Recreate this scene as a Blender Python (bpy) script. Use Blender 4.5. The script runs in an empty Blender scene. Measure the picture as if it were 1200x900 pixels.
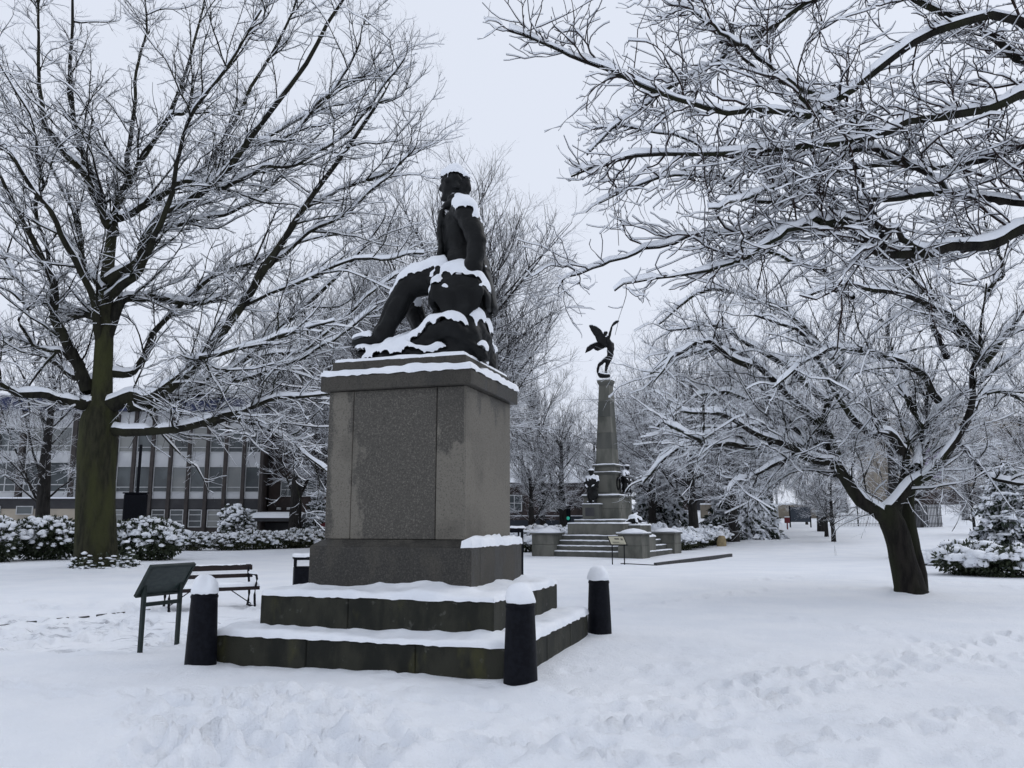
import bpy, bmesh, math, random
import numpy as np
from mathutils import Vector, Matrix

# ------------------------------------------------------------------ camera
PITCH = math.radians(9.49); FOC = 963.0; EYE = 1.6
scene = bpy.context.scene
col = scene.collection
cam = bpy.data.cameras.new('camera'); cam.sensor_width = 36.0; cam.lens = 36.0 * FOC / 1200.0
cam.clip_end = 3000.0; cam.clip_start = 0.05
camo = bpy.data.objects.new('camera', cam); col.objects.link(camo)
camo.location = (0, 0, EYE); camo.rotation_euler = (math.pi / 2 + PITCH, 0, 0)
scene.camera = camo

# ------------------------------------------------------------------ overcast sky and sun
SUN_EL, SUN_AZ = math.radians(42), math.radians(60)
world = bpy.data.worlds.new('World'); scene.world = world; world.use_nodes = True
wn = world.node_tree; wn.nodes.clear()
sky = wn.nodes.new('ShaderNodeTexSky'); sky.sky_type = 'NISHITA'; sky.sun_disc = False
sky.sun_elevation = SUN_EL; sky.sun_rotation = SUN_AZ; sky.air_density = 1.0; sky.dust_density = 3.0
hs = wn.nodes.new('ShaderNodeHueSaturation'); hs.inputs['Saturation'].default_value = 0.25
wn.links.new(sky.outputs[0], hs.inputs['Color'])
mixw = wn.nodes.new('ShaderNodeMix'); mixw.data_type = 'RGBA'
mixw.inputs['Factor'].default_value = 0.93                    # a closed, even cloud cover
mixw.inputs['B'].default_value = (7.35, 7.85, 8.95, 1)
wn.links.new(hs.outputs[0], mixw.inputs['A'])
bg = wn.nodes.new('ShaderNodeBackground'); bg.inputs['Strength'].default_value = 0.10
wn.links.new(mixw.outputs['Result'], bg.inputs['Color'])
wo = wn.nodes.new('ShaderNodeOutputWorld'); wn.links.new(bg.outputs[0], wo.inputs['Surface'])
sl = bpy.data.lights.new('sun', 'SUN'); sl.energy = 0.5; sl.angle = math.radians(40); sl.color = (1.0, 0.98, 0.95)
so = bpy.data.objects.new('sun', sl); col.objects.link(so); so.location = (0, 0, 60)
so.rotation_euler = (math.pi / 2 - SUN_EL, 0, math.pi - SUN_AZ)
scene.view_settings.view_transform = 'Standard'; scene.view_settings.look = 'None'
scene.view_settings.exposure = 0.08; scene.view_settings.gamma = 1.0
scene.view_settings.use_curve_mapping = False
scene.render.engine = 'CYCLES'
scene.cycles.max_bounces = 5; scene.cycles.diffuse_bounces = 3; scene.cycles.transparent_max_bounces = 8

# ------------------------------------------------------------------ helpers: photo geometry
def ray(u, v):
    a = (u - 600) / FOC; b = (450 - v) / FOC
    return np.array([a, math.cos(PITCH) - math.sin(PITCH) * b, math.sin(PITCH) + math.cos(PITCH) * b])
def at(u, v, y):                       # point of the ray at world depth y
    d = ray(u, v); t = y / d[1]
    return np.array([d[0] * t, y, EYE + d[2] * t])

def _hash(ix, iy, seed):
    h = (ix.astype(np.int64) * 374761393 + iy.astype(np.int64) * 668265263 + seed * 974711) & 0x7fffffff
    h = ((h ^ (h >> 13)) * 1274126177) & 0x7fffffff
    return ((h ^ (h >> 16)) & 0xffff) / 65535.0
def vnoise(x, y, seed=0):
    x = np.asarray(x, float); y = np.asarray(y, float)
    ix = np.floor(x); iy = np.floor(y); fx = x - ix; fy = y - iy
    fx = fx * fx * (3 - 2 * fx); fy = fy * fy * (3 - 2 * fy)
    a = _hash(ix, iy, seed); b = _hash(ix + 1, iy, seed); c = _hash(ix, iy + 1, seed); d = _hash(ix + 1, iy + 1, seed)
    return (a + (b - a) * fx) * (1 - fy) + (c + (d - c) * fx) * fy - 0.5
def noise3(P, s, seed=0):
    x, y, z = P[..., 0] * s, P[..., 1] * s, P[..., 2] * s
    return (vnoise(x + 0.37 * z, y + 0.61 * z, seed) + vnoise(y - 0.5 * x + 9, z + 0.3 * x, seed + 7) + vnoise(z + 0.2 * y, x - 0.4 * y, seed + 13)) / 1.5
def sstep(a, b, x):
    t = np.clip((x - a) / (b - a), 0, 1); return t * t * (3 - 2 * t)

def ground_h(x, y):                    # the land under the snow
    x = np.asarray(x, float); y = np.asarray(y, float)
    s = sstep(5, 17, x)
    h = s * (0.026 * np.maximum(0, y - 40) + 0.05 * np.maximum(0, np.minimum(y, 118) - 78))
    h = np.minimum(h, 4.2)
    h = h - 0.07 * sstep(-3.9, -5.2, x) * sstep(10.4, 11.3, y) * sstep(19.0, 17.5, y)      # trodden path lies lower
    h = h + 0.10 * np.exp(-((x - 4) / 7) ** 2 - ((y - 22) / 5) ** 2)
    return h
def on_ground(u, v, dz=0.0):
    d = ray(u, v); t = 5.0
    z = 0.0
    for _ in range(60):
        t = (EYE - z) / -d[2] if d[2] < -1e-6 else 400
        nz = float(ground_h(d[0] * t, d[1] * t)) + dz
        z = 0.5 * z + 0.5 * nz
    return np.array([d[0] * t, d[1] * t, z])

# ------------------------------------------------------------------ helpers: objects
def obj(name, mesh, mat, parent=None):
    o = bpy.data.objects.new(name, mesh); col.objects.link(o)
    if mat is not None:
        mesh.materials.clear(); mesh.materials.append(mat)
    if parent is not None: o.parent = parent
    return o
def thing(name, label, cat, loc=(0, 0, 0), rz=0.0, group=None):
    o = bpy.data.objects.new(name, None); col.objects.link(o)
    o.empty_display_size = 0.2
    o.location = loc; o.rotation_euler = (0, 0, rz); o['label'] = label; o['category'] = cat
    if group: o['group'] = group
    return o
def struct(name, mesh, mat, kind='structure', label=None):
    o = obj(name, mesh, mat); o['kind'] = kind
    if label: o['label'] = label
    return o
def kids(o): return [c for c in bpy.data.objects if c.parent == o]
def copy_thing(root, loc, rz=0.0, label=None, group=None, scale=None):
    r = root.copy(); col.objects.link(r); r.location = loc; r.rotation_euler = (0, 0, rz)
    if scale is not None: r.scale = (scale, scale, scale) if not hasattr(scale, '__len__') else scale
    if label: r['label'] = label
    if group: r['group'] = group
    for ch in kids(root):
        c = ch.copy(); col.objects.link(c); c.parent = r
        for g in kids(ch):
            d = g.copy(); col.objects.link(d); d.parent = c
    return r
def quads(name, V, F, smooth=True):
    V = np.ascontiguousarray(np.asarray(V, np.float32).reshape(-1, 3)); F = np.ascontiguousarray(np.asarray(F, np.int32).reshape(-1, 4))
    m = bpy.data.meshes.new(name); n = len(F)
    m.vertices.add(len(V)); m.vertices.foreach_set('co', V.ravel())
    m.loops.add(n * 4); m.loops.foreach_set('vertex_index', F.ravel())
    m.polygons.add(n); m.polygons.foreach_set('loop_start', np.arange(0, n * 4, 4, dtype=np.int32))
    m.polygons.foreach_set('use_smooth', np.full(n, smooth, dtype=bool))
    m.update(calc_edges=True); m.validate()
    return m
def from_bm(name, bm, smooth=False):
    m = bpy.data.meshes.new(name); bm.normal_update(); bm.to_mesh(m); bm.free()
    if smooth: m.polygons.foreach_set('use_smooth', np.ones(len(m.polygons), dtype=bool))
    m.update(); return m
def merge(parts):                      # [(V,F)] -> (V,F)
    Vs, Fs, o = [], [], 0
    for V, F in parts:
        V = np.asarray(V).reshape(-1, 3); Vs.append(V); Fs.append(np.asarray(F).reshape(-1, 4) + o); o += len(V)
    return np.concatenate(Vs), np.concatenate(Fs)
def box_bm(x0, x1, y0, y1, z0, z1, bevel=0.0, tx=0.0, ty=0.0, seg=1):
    """box; tx,ty = how much each top side draws in"""
    bm = bmesh.new()
    vs = [bm.verts.new(p) for p in ((x0, y0, z0), (x1, y0, z0), (x1, y1, z0), (x0, y1, z0),
          (x0 + tx, y0 + ty, z1), (x1 - tx, y0 + ty, z1), (x1 - tx, y1 - ty, z1), (x0 + tx, y1 - ty, z1))]
    for f in ((0, 3, 2, 1), (4, 5, 6, 7), (0, 1, 5, 4), (1, 2, 6, 5), (2, 3, 7, 6), (3, 0, 4, 7)): bm.faces.new([vs[i] for i in f])
    if bevel > 0: bmesh.ops.bevel(bm, geom=list(bm.edges), offset=bevel, segments=seg, affect='EDGES', profile=0.5)
    return bm
def block(name, b, mat, parent, bevel=0.008, tx=0.0, ty=0.0):
    return obj(name, from_bm(name, box_bm(*b, bevel=bevel, tx=tx, ty=ty)), mat, parent)
def lathe(name, prof, mat, parent=None, n=24, center=(0, 0, 0), wob=0.0, seed=1):
    a = np.linspace(0, 2 * math.pi, n, endpoint=False)
    pr = np.array(prof, float)
    V = np.stack([pr[:, None, 0] * np.cos(a), pr[:, None, 0] * np.sin(a), np.repeat(pr[:, None, 1], n, 1)], -1)
    if wob: V += (noise3(V, 14, seed) * wob)[..., None] * np.array([1, 1, 0.8])
    V = V + np.array(center)
    F = ring_faces(1, len(pr), n)
    return obj(name, quads(name, V, F), mat, parent)
def ring_faces(N, K, n, closed=True):
    i = np.arange(N)[:, None, None] * K * n; k = np.arange(K - 1)[None, :, None] * n
    j = np.arange(n if closed else n - 1)[None, None, :]; j2 = (j + 1) % n
    return np.stack([i + k + j, i + k + j2, i + k + n + j2, i + k + n + j], -1).reshape(-1, 4)

# ------------------------------------------------------------------ materials
MATS = {}
class NT:
    def __init__(s, name):
        s.m = bpy.data.materials.new(name); s.m.use_nodes = True; s.t = s.m.node_tree; s.t.nodes.clear()
        s.out = s.t.nodes.new('ShaderNodeOutputMaterial'); s.b = s.t.nodes.new('ShaderNodeBsdfPrincipled')
        s.t.links.new(s.b.outputs[0], s.out.inputs['Surface'])
        s.geo = s.t.nodes.new('ShaderNodeNewGeometry'); s.pos = s.geo.outputs['Position']
    def link(s, a, b): s.t.links.new(a, b)
    def setin(s, sock, v):
        if isinstance(v, bpy.types.NodeSocket): s.link(v, sock)
        elif isinstance(v, (tuple, list)) and len(v) == 3 and sock.type == 'RGBA': sock.default_value = (*v, 1)
        else: sock.default_value = v
    def noise(s, scale, detail=4, rough=0.55, vec=None, stretch=None):
        n = s.t.nodes.new('ShaderNodeTexNoise'); n.inputs['Scale'].default_value = scale
        n.inputs['Detail'].default_value = detail; n.inputs['Roughness'].default_value = rough
        v = vec or s.pos
        if stretch:
            mp = s.t.nodes.new('ShaderNodeMapping'); mp.inputs['Scale'].default_value = stretch; s.link(v, mp.inputs['Vector']); v = mp.outputs[0]
        s.link(v, n.inputs['Vector']); return n.outputs['Fac']
    def ramp(s, f, a, b):
        r = s.t.nodes.new('ShaderNodeMapRange'); r.interpolation_type = 'SMOOTHSTEP'
        s.setin(r.inputs['Value'], f); r.inputs['From Min'].default_value = a; r.inputs['From Max'].default_value = b
        return r.outputs['Result']
    def math(s, op, a, b=0.0):
        n = s.t.nodes.new('ShaderNodeMath'); n.operation = op; s.setin(n.inputs[0], a); s.setin(n.inputs[1], b); return n.outputs[0]
    def mix(s, f, a, b):
        n = s.t.nodes.new('ShaderNodeMix'); n.data_type = 'RGBA'
        s.setin(n.inputs['Factor'], f); s.setin(n.inputs['A'], a); s.setin(n.inputs['B'], b); return n.outputs['Result']
    def sep(s, v):
        n = s.t.nodes.new('ShaderNodeSeparateXYZ'); s.link(v, n.inputs[0]); return n.outputs
    def bump(s, f, strength=0.3, dist=0.01):
        n = s.t.nodes.new('ShaderNodeBump'); n.inputs['Strength'].default_value = strength; n.inputs['Distance'].default_value = dist
        s.link(f, n.inputs['Height']); s.link(n.outputs[0], s.b.inputs['Normal'])
    def done(s, color, rough=0.8, metal=0.0, spec=0.3):
        s.setin(s.b.inputs['Base Color'], color); s.setin(s.b.inputs['Roughness'], rough)
        s.b.inputs['Metallic'].default_value = metal; s.b.inputs['Specular IOR Level'].default_value = spec
        return s.m
SNOWC = (0.86, 0.885, 0.93)
def simple(name, c1, c2=None, scale=6, rough=0.8, bump=0.0, bscale=60, metal=0.0, spec=0.3, dust=None, stretch=None):
    t = NT(name); c = c1
    if c2: c = t.mix(t.ramp(t.noise(scale, stretch=stretch), 0.35, 0.65), c1, c2)
    if bump: t.bump(t.noise(bscale, 3), bump, 0.02)
    if dust is not None:
        nz = t.sep(t.geo.outputs['Normal'])[2]
        f = t.ramp(t.math('ADD', nz, t.math('MULTIPLY', t.noise(14, 3), 0.5)), dust, dust + 0.12)
        c = t.mix(f, c, SNOWC)
    MATS[name] = t.done(c, rough, metal, spec); return MATS[name]
def snow_mat():
    t = NT('snow')
    c = t.mix(t.ramp(t.noise(3.0, 3), 0.3, 0.7), (0.83, 0.86, 0.91), (0.90, 0.92, 0.955))
    n = t.math('ADD', t.math('MULTIPLY', t.noise(22, 4), 1.0), t.math('MULTIPLY', t.noise(140, 2), 0.35))
    t.bump(n, 0.30, 0.03)
    MATS['snow'] = t.done(c, 0.65, 0, 0.25)
snow_mat()
def ground_mat():
    t = NT('snow_field')
    c = t.mix(t.ramp(t.noise(0.7, 4), 0.3, 0.7), (0.83, 0.86, 0.91), (0.90, 0.92, 0.955))
    x, y, z = t.sep(t.pos)[:3]                # trodden slush on the path: grey paving shows through where feet have worn it
    pm = t.math('MULTIPLY', t.ramp(x, -4.1, -4.9), t.math('MULTIPLY', t.ramp(y, 10.7, 11.6), t.ramp(y, 15.4, 14.4)))
    w = t.math('MULTIPLY', pm, t.ramp(t.noise(3.2, 5, 0.7, stretch=(0.55, 1.6, 1)), 0.52, 0.68))
    pm2 = t.math('MULTIPLY', t.ramp(x, 8.0, 10.0), t.math('MULTIPLY', t.ramp(t.math('SUBTRACT', y, t.math('MULTIPLY', x, 0.25)), 18.6, 19.2), t.ramp(t.math('SUBTRACT', y, t.math('MULTIPLY', x, 0.25)), 21.6, 20.8)))
    w2 = t.math('MULTIPLY', pm2, t.ramp(t.noise(2.6, 5, 0.7, stretch=(0.4, 1.8, 1)), 0.56, 0.70))
    c = t.mix(t.math('MULTIPLY', t.math('ADD', w, t.math('MULTIPLY', w2, 0.6)), 0.8), c, (0.30, 0.31, 0.35))
    n = t.math('ADD', t.math('MULTIPLY', t.noise(9, 5, 0.6), 1.0), t.math('MULTIPLY', t.noise(45, 4, .65), 0.6))
    t.bump(n, 0.55, 0.06)
    MATS['snow_field'] = t.done(c, 0.65, 0, 0.25)
ground_mat()
def bark(name, c1, c2, c3=None, dust=0.62):
    t = NT(name)
    n1 = t.noise(9, 5, stretch=(1, 1, 0.22)); n2 = t.noise(40, 4, stretch=(1, 1, 0.35))
    c = t.mix(t.ramp(n1, 0.35, 0.65), c1, c2)
    if c3: c = t.mix(t.ramp(t.noise(1.6, 5, stretch=(1, 1, .3)), 0.40, 0.66), c, c3)
    if dust is not None:
        nz = t.sep(t.geo.outputs['Normal'])[2]
        f = t.ramp(t.math('ADD', nz, t.math('MULTIPLY', t.math('SUBTRACT', t.noise(6, 4), 0.5), 1.2)), dust, dust + 0.15)
        c = t.mix(f, c, SNOWC)
    t.bump(t.math('ADD', n1, n2), 0.9, 0.04)
    MATS[name] = t.done(c, 0.9, 0, 0.15)
bark('bark_green', (0.019, 0.019, 0.012), (0.038, 0.037, 0.023), (0.046, 0.049, 0.020), 0.9)
bark('bark_limb', (0.010, 0.0095, 0.008), (0.024, 0.023, 0.018), (0.028, 0.028, 0.017), 1.05)
bark('bark_dark', (0.009, 0.008, 0.0075), (0.024, 0.021, 0.018), (0.024, 0.026, 0.015), 1.0)
bark('bark_red', (0.018, 0.013, 0.012), (0.040, 0.026, 0.024), None, 0.9)
bark('bark_far', (0.020, 0.019, 0.018), (0.038, 0.035, 0.033), None, 0.5)
def twig_far():
    t = NT('twig_far')
    nz = t.sep(t.geo.outputs['True Normal'])[2]
    f = t.ramp(t.math('ADD', nz, t.math('MULTIPLY', t.math('SUBTRACT', t.noise(2.5, 3), 0.5), 0.6)), 0.27, 0.36)
    MATS['twig_far'] = t.done(t.mix(f, (0.032, 0.030, 0.030), SNOWC), 0.85, 0, 0.2)
twig_far()
def twig_near(name, c, lo):
    t = NT(name)
    nz = t.sep(t.geo.outputs['True Normal'])[2]
    f = t.ramp(t.math('ADD', nz, t.math('MULTIPLY', t.math('SUBTRACT', t.noise(5, 3), 0.5), 0.6)), lo, lo + .08)
    MATS[name] = t.done(t.mix(f, c, SNOWC), 0.85, 0, 0.2)
twig_near('twig_near', (0.014, 0.013, 0.012), .19)
def granite(name, dry, wet, refobj=None):
    t = NT(name)
    sp = t.noise(48, 4, 0.85); big = t.noise(2.2, 5, 0.6, stretch=(1, 1, 0.35))
    f = t.ramp(big, 0.44, 0.56)
    if refobj is not None:
        tc = t.t.nodes.new('ShaderNodeTexCoord'); tc.object = refobj
        x, y, z = t.sep(tc.outputs['Object'])[:3]
        wob = t.math('MULTIPLY', t.math('SUBTRACT', t.noise(3.4, 6, 0.62, vec=tc.outputs['Object'], stretch=(1, 1, 0.45)), 0.5), 0.85)
        xw = t.math('ADD', x, wob); zw = t.math('ADD', z, t.math('MULTIPLY', wob, 2.4))
        # damp centre panel, dry flanks: run-off below the statue
        left = t.math('MULTIPLY', t.ramp(xw, -0.90, -0.78), t.ramp(t.math('ADD', xw, t.math('MULTIPLY', zw, 0.11)), -0.21, -0.33))
        right = t.math('MULTIPLY', t.ramp(x, 0.548, 0.556), t.ramp(t.math('ADD', zw, t.math('MULTIPLY', xw, 0.9)), 3.20, 2.96))
        side = t.math('MULTIPLY', t.ramp(x, 0.905, 0.915), t.ramp(t.math('ADD', zw, t.math('MULTIPLY', big, 0.8)), 3.62, 3.45))
        dryf = t.math('MINIMUM', t.math('ADD', t.math('ADD', left, right), t.math('MULTIPLY', side, 0.75)), 1.0)
        f = t.math('SUBTRACT', 1.0, dryf)
    c = t.mix(f, dry, wet)
    c = t.mix(t.math('MULTIPLY', t.ramp(sp, 0.50, 0.66), 0.8), c, tuple(v * 3.0 for v in wet)); c = t.mix(t.math('MULTIPLY', t.ramp(sp, 0.47, 0.34), 0.75), c, tuple(v * 0.35 for v in wet))
    c = t.mix(t.math('MULTIPLY', t.ramp(t.noise(1.1, 5), 0.5, 0.75), 0.45), c, tuple(v * 0.5 for v in wet))
    t.bump(t.noise(180, 3), 0.25, 0.01)
    MATS[name] = t.done(c, t.mix(f, (0.8, 0.8, 0.8), (0.5, 0.5, 0.5)), 0, 0.35); return MATS[name]
def mossy():
    t = NT('mossy_stone')
    c = t.mix(t.ramp(t.noise(3.2, 5, 0.6, stretch=(1, 1, 0.4)), 0.36, 0.62), (0.010, 0.011, 0.008), (0.030, 0.030, 0.021))
    c = t.mix(t.math('MULTIPLY', t.ramp(t.noise(2.1, 4, 0.6, stretch=(1.2, 1.2, 0.5)), 0.54, 0.7), 0.75), c, (0.062, 0.060, 0.022))
    c = t.mix(t.math('MULTIPLY', t.ramp(t.noise(9, 4), 0.62, 0.72), 0.5), c, (0.10, 0.10, 0.088))
    t.bump(t.noise(70, 4), 0.5, 0.012)
    MATS['mossy_stone'] = t.done(c, 0.75, 0, 0.3)
mossy()
simple('memorial_stone', (0.150, 0.148, 0.128), (0.072, 0.074, 0.064), 1.6, 0.8, 0.25, 40, stretch=(1, 1, 0.4))
simple('memorial_dark', (0.110, 0.110, 0.098), (0.062, 0.066, 0.060), 1.2, 0.8, 0.2, 30, stretch=(1, 1, 0.3))
def bronze():
    t = NT('bronze')
    c = t.mix(t.ramp(t.noise(5, 5), 0.4, 0.7), (0.0035, 0.004, 0.0045), (0.009, 0.010, 0.0105))
    t.bump(t.noise(30, 4), 0.35, 0.02)
    MATS['bronze'] = t.done(c, 0.5, 0.0, 0.2)
bronze()
simple('iron_black', (0.0028, 0.0033, 0.006), (0.006, 0.007, 0.011), 20, 0.6, 0.1, 90, spec=0.12)
simple('green_paint', (0.012, 0.020, 0.019), (0.018, 0.028, 0.026), 9, 0.5)
simple('green_panel', (0.030, 0.045, 0.042), (0.018, 0.028, 0.028), 4, 0.35, stretch=(3, 3, 9))
simple('bench_wood', (0.022, 0.012, 0.011), (0.012, 0.008, 0.008), 25, 0.6, 0.3, 80, stretch=(1, 1, 6), dust=1.15)
simple('leaf_dark', (0.022, 0.034, 0.018), (0.052, 0.062, 0.034), 9, 0.45)
simple('leaf_hedge', (0.030, 0.040, 0.020), (0.066, 0.070, 0.034), 6, 0.5)
simple('needles', (0.018, 0.028, 0.020), (0.040, 0.052, 0.036), 5, 0.6)
simple('brick_brown', (0.062, 0.047, 0.043), (0.042, 0.034, 0.033), 1.5, 0.85)
simple('column_brown', (0.058, 0.050, 0.046), (0.044, 0.038, 0.037), 3, 0.7)
simple('white_panel', (0.56, 0.57, 0.58), (0.46, 0.47, 0.49), 0.8, 0.55)
simple('cream_wall', (0.42, 0.37, 0.30), (0.36, 0.32, 0.27), 0.7, 0.8)
simple('frame_white', (0.55, 0.56, 0.56), (0.46, 0.47, 0.48), 3, 0.5)
simple('blue_fascia', (0.024, 0.032, 0.085), (0.018, 0.026, 0.066), 1.0, 0.4)
simple('red_paint', (0.16, 0.018, 0.022), (0.11, 0.014, 0.02), 2, 0.5)
simple('purple_cloth', (0.15, 0.06, 0.24), (0.11, 0.045, 0.19), 2, 0.8)
simple('tan_stone', (0.24, 0.21, 0.165), (0.16, 0.14, 0.115), 0.5, 0.9)
simple('dark_band', (0.055, 0.055, 0.058), (0.038, 0.038, 0.042), 1.0, 0.7)
simple('hoarding', (0.045, 0.056, 0.072), (0.034, 0.044, 0.058), 0.8, 0.6)
simple('grey_rail', (0.10, 0.105, 0.11), (0.07, 0.072, 0.078), 5, 0.5)
simple('yellow_stone', (0.34, 0.27, 0.15), (0.25, 0.20, 0.12), 6, 0.9, 0.4, 30)
simple('board_print', (0.46, 0.44, 0.34), (0.40, 0.38, 0.28), 40, 0.5)
simple('print_dark', (0.06, 0.055, 0.05), (0.14, 0.13, 0.11), 60, 0.6)
simple('sign_blue', (0.02, 0.06, 0.17), None, rough=0.4)
simple('kerb_stone', (0.030, 0.031, 0.033), (0.05, 0.05, 0.05), 8, 0.7, 0.3, 60)
def glass():
    t = NT('glass')
    c = t.mix(t.ramp(t.noise(0.35, 3), 0.35, 0.65), (0.020, 0.024, 0.028), (0.085, 0.10, 0.105))
    MATS['glass'] = t.done(c, 0.12, 0, 0.5)
glass()
simple('glass_blind', (0.24, 0.245, 0.235), (0.17, 0.18, 0.18), 0.5, 0.25, spec=.5)
simple('glass_mid', (0.10, 0.115, 0.12), (0.055, 0.065, 0.07), 0.6, 0.15, spec=.5)
wrng = random.Random(3)
def emit(name, c, s):
    t = NT(name); t.b.inputs['Emission Color'].default_value = (*c, 1); t.b.inputs['Emission Strength'].default_value = s
    MATS[name] = t.done(tuple(v * 0.3 for v in c), 0.4)
emit('green_lamp', (0.05, 0.55, 0.42), 0.4)
SNOW = MATS['snow']

# ================================================================== GROUND
def build_ground():
    rng = np.random.default_rng(5)
    az = np.concatenate([np.radians(np.linspace(-40, 40, 401)), np.radians(np.linspace(40, 320, 43)[1:-1])])
    r = [0.25, 0.7]
    q = 1.15
    while q < 58: r.append(q); q *= 1.0124
    while q < 1500: r.append(q); q *= 1.075
    r = np.array(r); NA, NR = len(az), len(r)
    X = r[:, None] * np.sin(az)[None]; Y = r[:, None] * np.cos(az)[None]
    Z = ground_h(X, Y)
    fade = sstep(90, 45, np.hypot(X, Y))
    Z = Z + 0.07 * vnoise(X / 5.2, Y / 5.2, 1) * fade + 0.035 * vnoise(X / 1.7, Y / 1.7, 2) * fade
    rough = 0.35 + 0.65 * sstep(0.0, 0.28, vnoise(X / 2.6, Y / 2.6, 9)) + 1.2 * sstep(-3.9, -5.0, X) * sstep(10.2, 11.2, Y) * sstep(19, 17.5, Y)
    near = sstep(26, 14, np.hypot(X, Y))
    Z = Z + near * rough * (0.036 * vnoise(X / 0.42, Y / 0.42, 3) + 0.028 * vnoise(X / 0.17, Y / 0.17, 4) + 0.016 * vnoise(X / 0.075, Y / 0.075, 6))
    for (bx_, by_, hr, hh) in ((-14.0, 28.6, 1.5, .10), (8.8, 19.0, .75, .09), (-3.52, 9.68, .32, .04), (.085, 8.62, .32, .035), (1.25, 12.15, .3, .04)):   # snow drifted against trunks and posts
        Z = Z + hh * np.exp(-((X - bx_) ** 2 + (Y - by_) ** 2) / hr ** 2) * (1 + 1.2 * vnoise(X / .22, Y / .22, 17))
    # footprints
    steps = []
    def trail(pts, stride=0.36, w=0.11, deep=0.035, jit=0.05):
        P = np.array([on_ground(*p)[:2] for p in pts]); seg = np.diff(P, axis=0); L = np.hypot(*seg.T); s = 0; side = 1
        tot = L.sum(); cum = np.concatenate([[0], np.cumsum(L)])
        while s < tot:
            k = min(np.searchsorted(cum, s, side='right') - 1, len(L) - 1); t = (s - cum[k]) / L[k]; d = seg[k] / L[k]; n = np.array([-d[1], d[0]])
            c = P[k] + seg[k] * t + n * side * w + rng.normal(0, jit, 2)
            steps.append((c[0], c[1], math.atan2(d[1], d[0]) + rng.normal(0, 0.25), deep * rng.uniform(0.6, 1.3)))
            side = -side; s += stride * rng.uniform(0.85, 1.15)
    trail([(540, 898), (700, 840), (860, 800), (1010, 775), (1200, 742)])
    trail([(640, 880), (780, 850), (940, 806), (1090, 775), (1200, 765)])
    trail([(180, 850), (320, 870), (430, 895)]); trail([(200, 830), (300, 838), (420, 850), (560, 870), (700, 880)], deep=0.03)
    trail([(230, 880), (290, 840), (330, 815), (420, 810), (560, 825)], deep=0.03)
    trail([(740, 890), (930, 870), (1100, 850), (1200, 838)], deep=0.04); trail([(900, 720), (1000, 735), (1120, 760), (1200, 790)], deep=0.02)
    trail([(0, 760), (90, 748), (180, 742)], deep=0.045); trail([(0, 745), (120, 728), (230, 722)], deep=0.045); trail([(10, 730), (150, 716), (300, 712)], deep=0.045)
    trail([(0, 752), (60, 742), (200, 726)], deep=0.045); trail([(1200, 690), (1130, 682), (1060, 676), (960, 672), (880, 680)], deep=0.025)
    trail([(700, 716), (800, 702), (900, 690), (1010, 688)], deep=0.02); trail([(0, 800), (90, 815), (200, 812)], deep=0.02)
    for _ in range(150):
        u = rng.uniform(150, 470); v = rng.uniform(806, 898); g = on_ground(u, v); steps.append((g[0], g[1], rng.uniform(0, 6.3), rng.uniform(0.010, 0.034)))
    for _ in range(130):
        u = rng.uniform(420, 1200); v = rng.uniform(770, 898); g = on_ground(u, v); steps.append((g[0], g[1], rng.uniform(-0.6, 0.6), rng.uniform(0.006, 0.026)))
    for _ in range(150):
        g = (rng.uniform(-14, -4.3), rng.uniform(11, 17.5)); steps.append((g[0], g[1], rng.uniform(0, 6.3), rng.uniform(0.02, 0.05)))
    rr = np.hypot(X, Y)[:, 0]
    for (x, y, a, d) in steps:
        R = math.hypot(x, y); A = math.atan2(x, y)
        i0, i1 = np.searchsorted(r, R - 0.5), np.searchsorted(r, R + 0.5)
        da = 0.5 / R; j0, j1 = np.searchsorted(az[:401], A - da), np.searchsorted(az[:401], A + da)
        if j1 <= j0: continue
        x_, y_ = X[i0:i1, j0:j1] - x, Y[i0:i1, j0:j1] - y
        p = (x_ * math.cos(a) + y_ * math.sin(a)) / 0.165; q_ = (-x_ * math.sin(a) + y_ * math.cos(a)) / 0.078
        e = p * p + q_ * q_
        Z[i0:i1, j0:j1] += d * (-2.3 * np.exp(-e * e * 0.8) + 0.9 * np.exp(-((np.sqrt(e) - 1.55) / 0.45) ** 2))
    V = np.stack([X, Y, Z], -1)
    i = np.arange(NR - 1)[:, None] * NA; j = np.arange(NA)[None]; j2 = (j + 1) % NA
    F = np.stack([i + j2, i + j, i + NA + j, i + NA + j2], -1).reshape(-1, 4)
    # middle cap under the camera
    V = np.concatenate([V.reshape(-1, 3), [[0, 0, float(Z[0].mean())]]]); c = len(V) - 1
    jj = np.arange(0, NA); capF = np.stack([jj, (jj + 1) % NA, np.full(NA, c), np.full(NA, c)], -1)
    m = quads('ground', V, F)
    bm = bmesh.new(); bm.from_mesh(m); bm.verts.ensure_lookup_table()
    for a, b in zip(jj, (jj + 1) % NA):
        try: bm.faces.new((bm.verts[int(a)], bm.verts[int(b)], bm.verts[c])).smooth = True
        except ValueError: pass
    bmesh.ops.recalc_face_normals(bm, faces=bm.faces); bm.to_mesh(m); bm.free()
    if m.polygons[5000].normal.z < 0: m.flip_normals()
    struct('ground', m, MATS['snow_field'])
build_ground()

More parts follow.
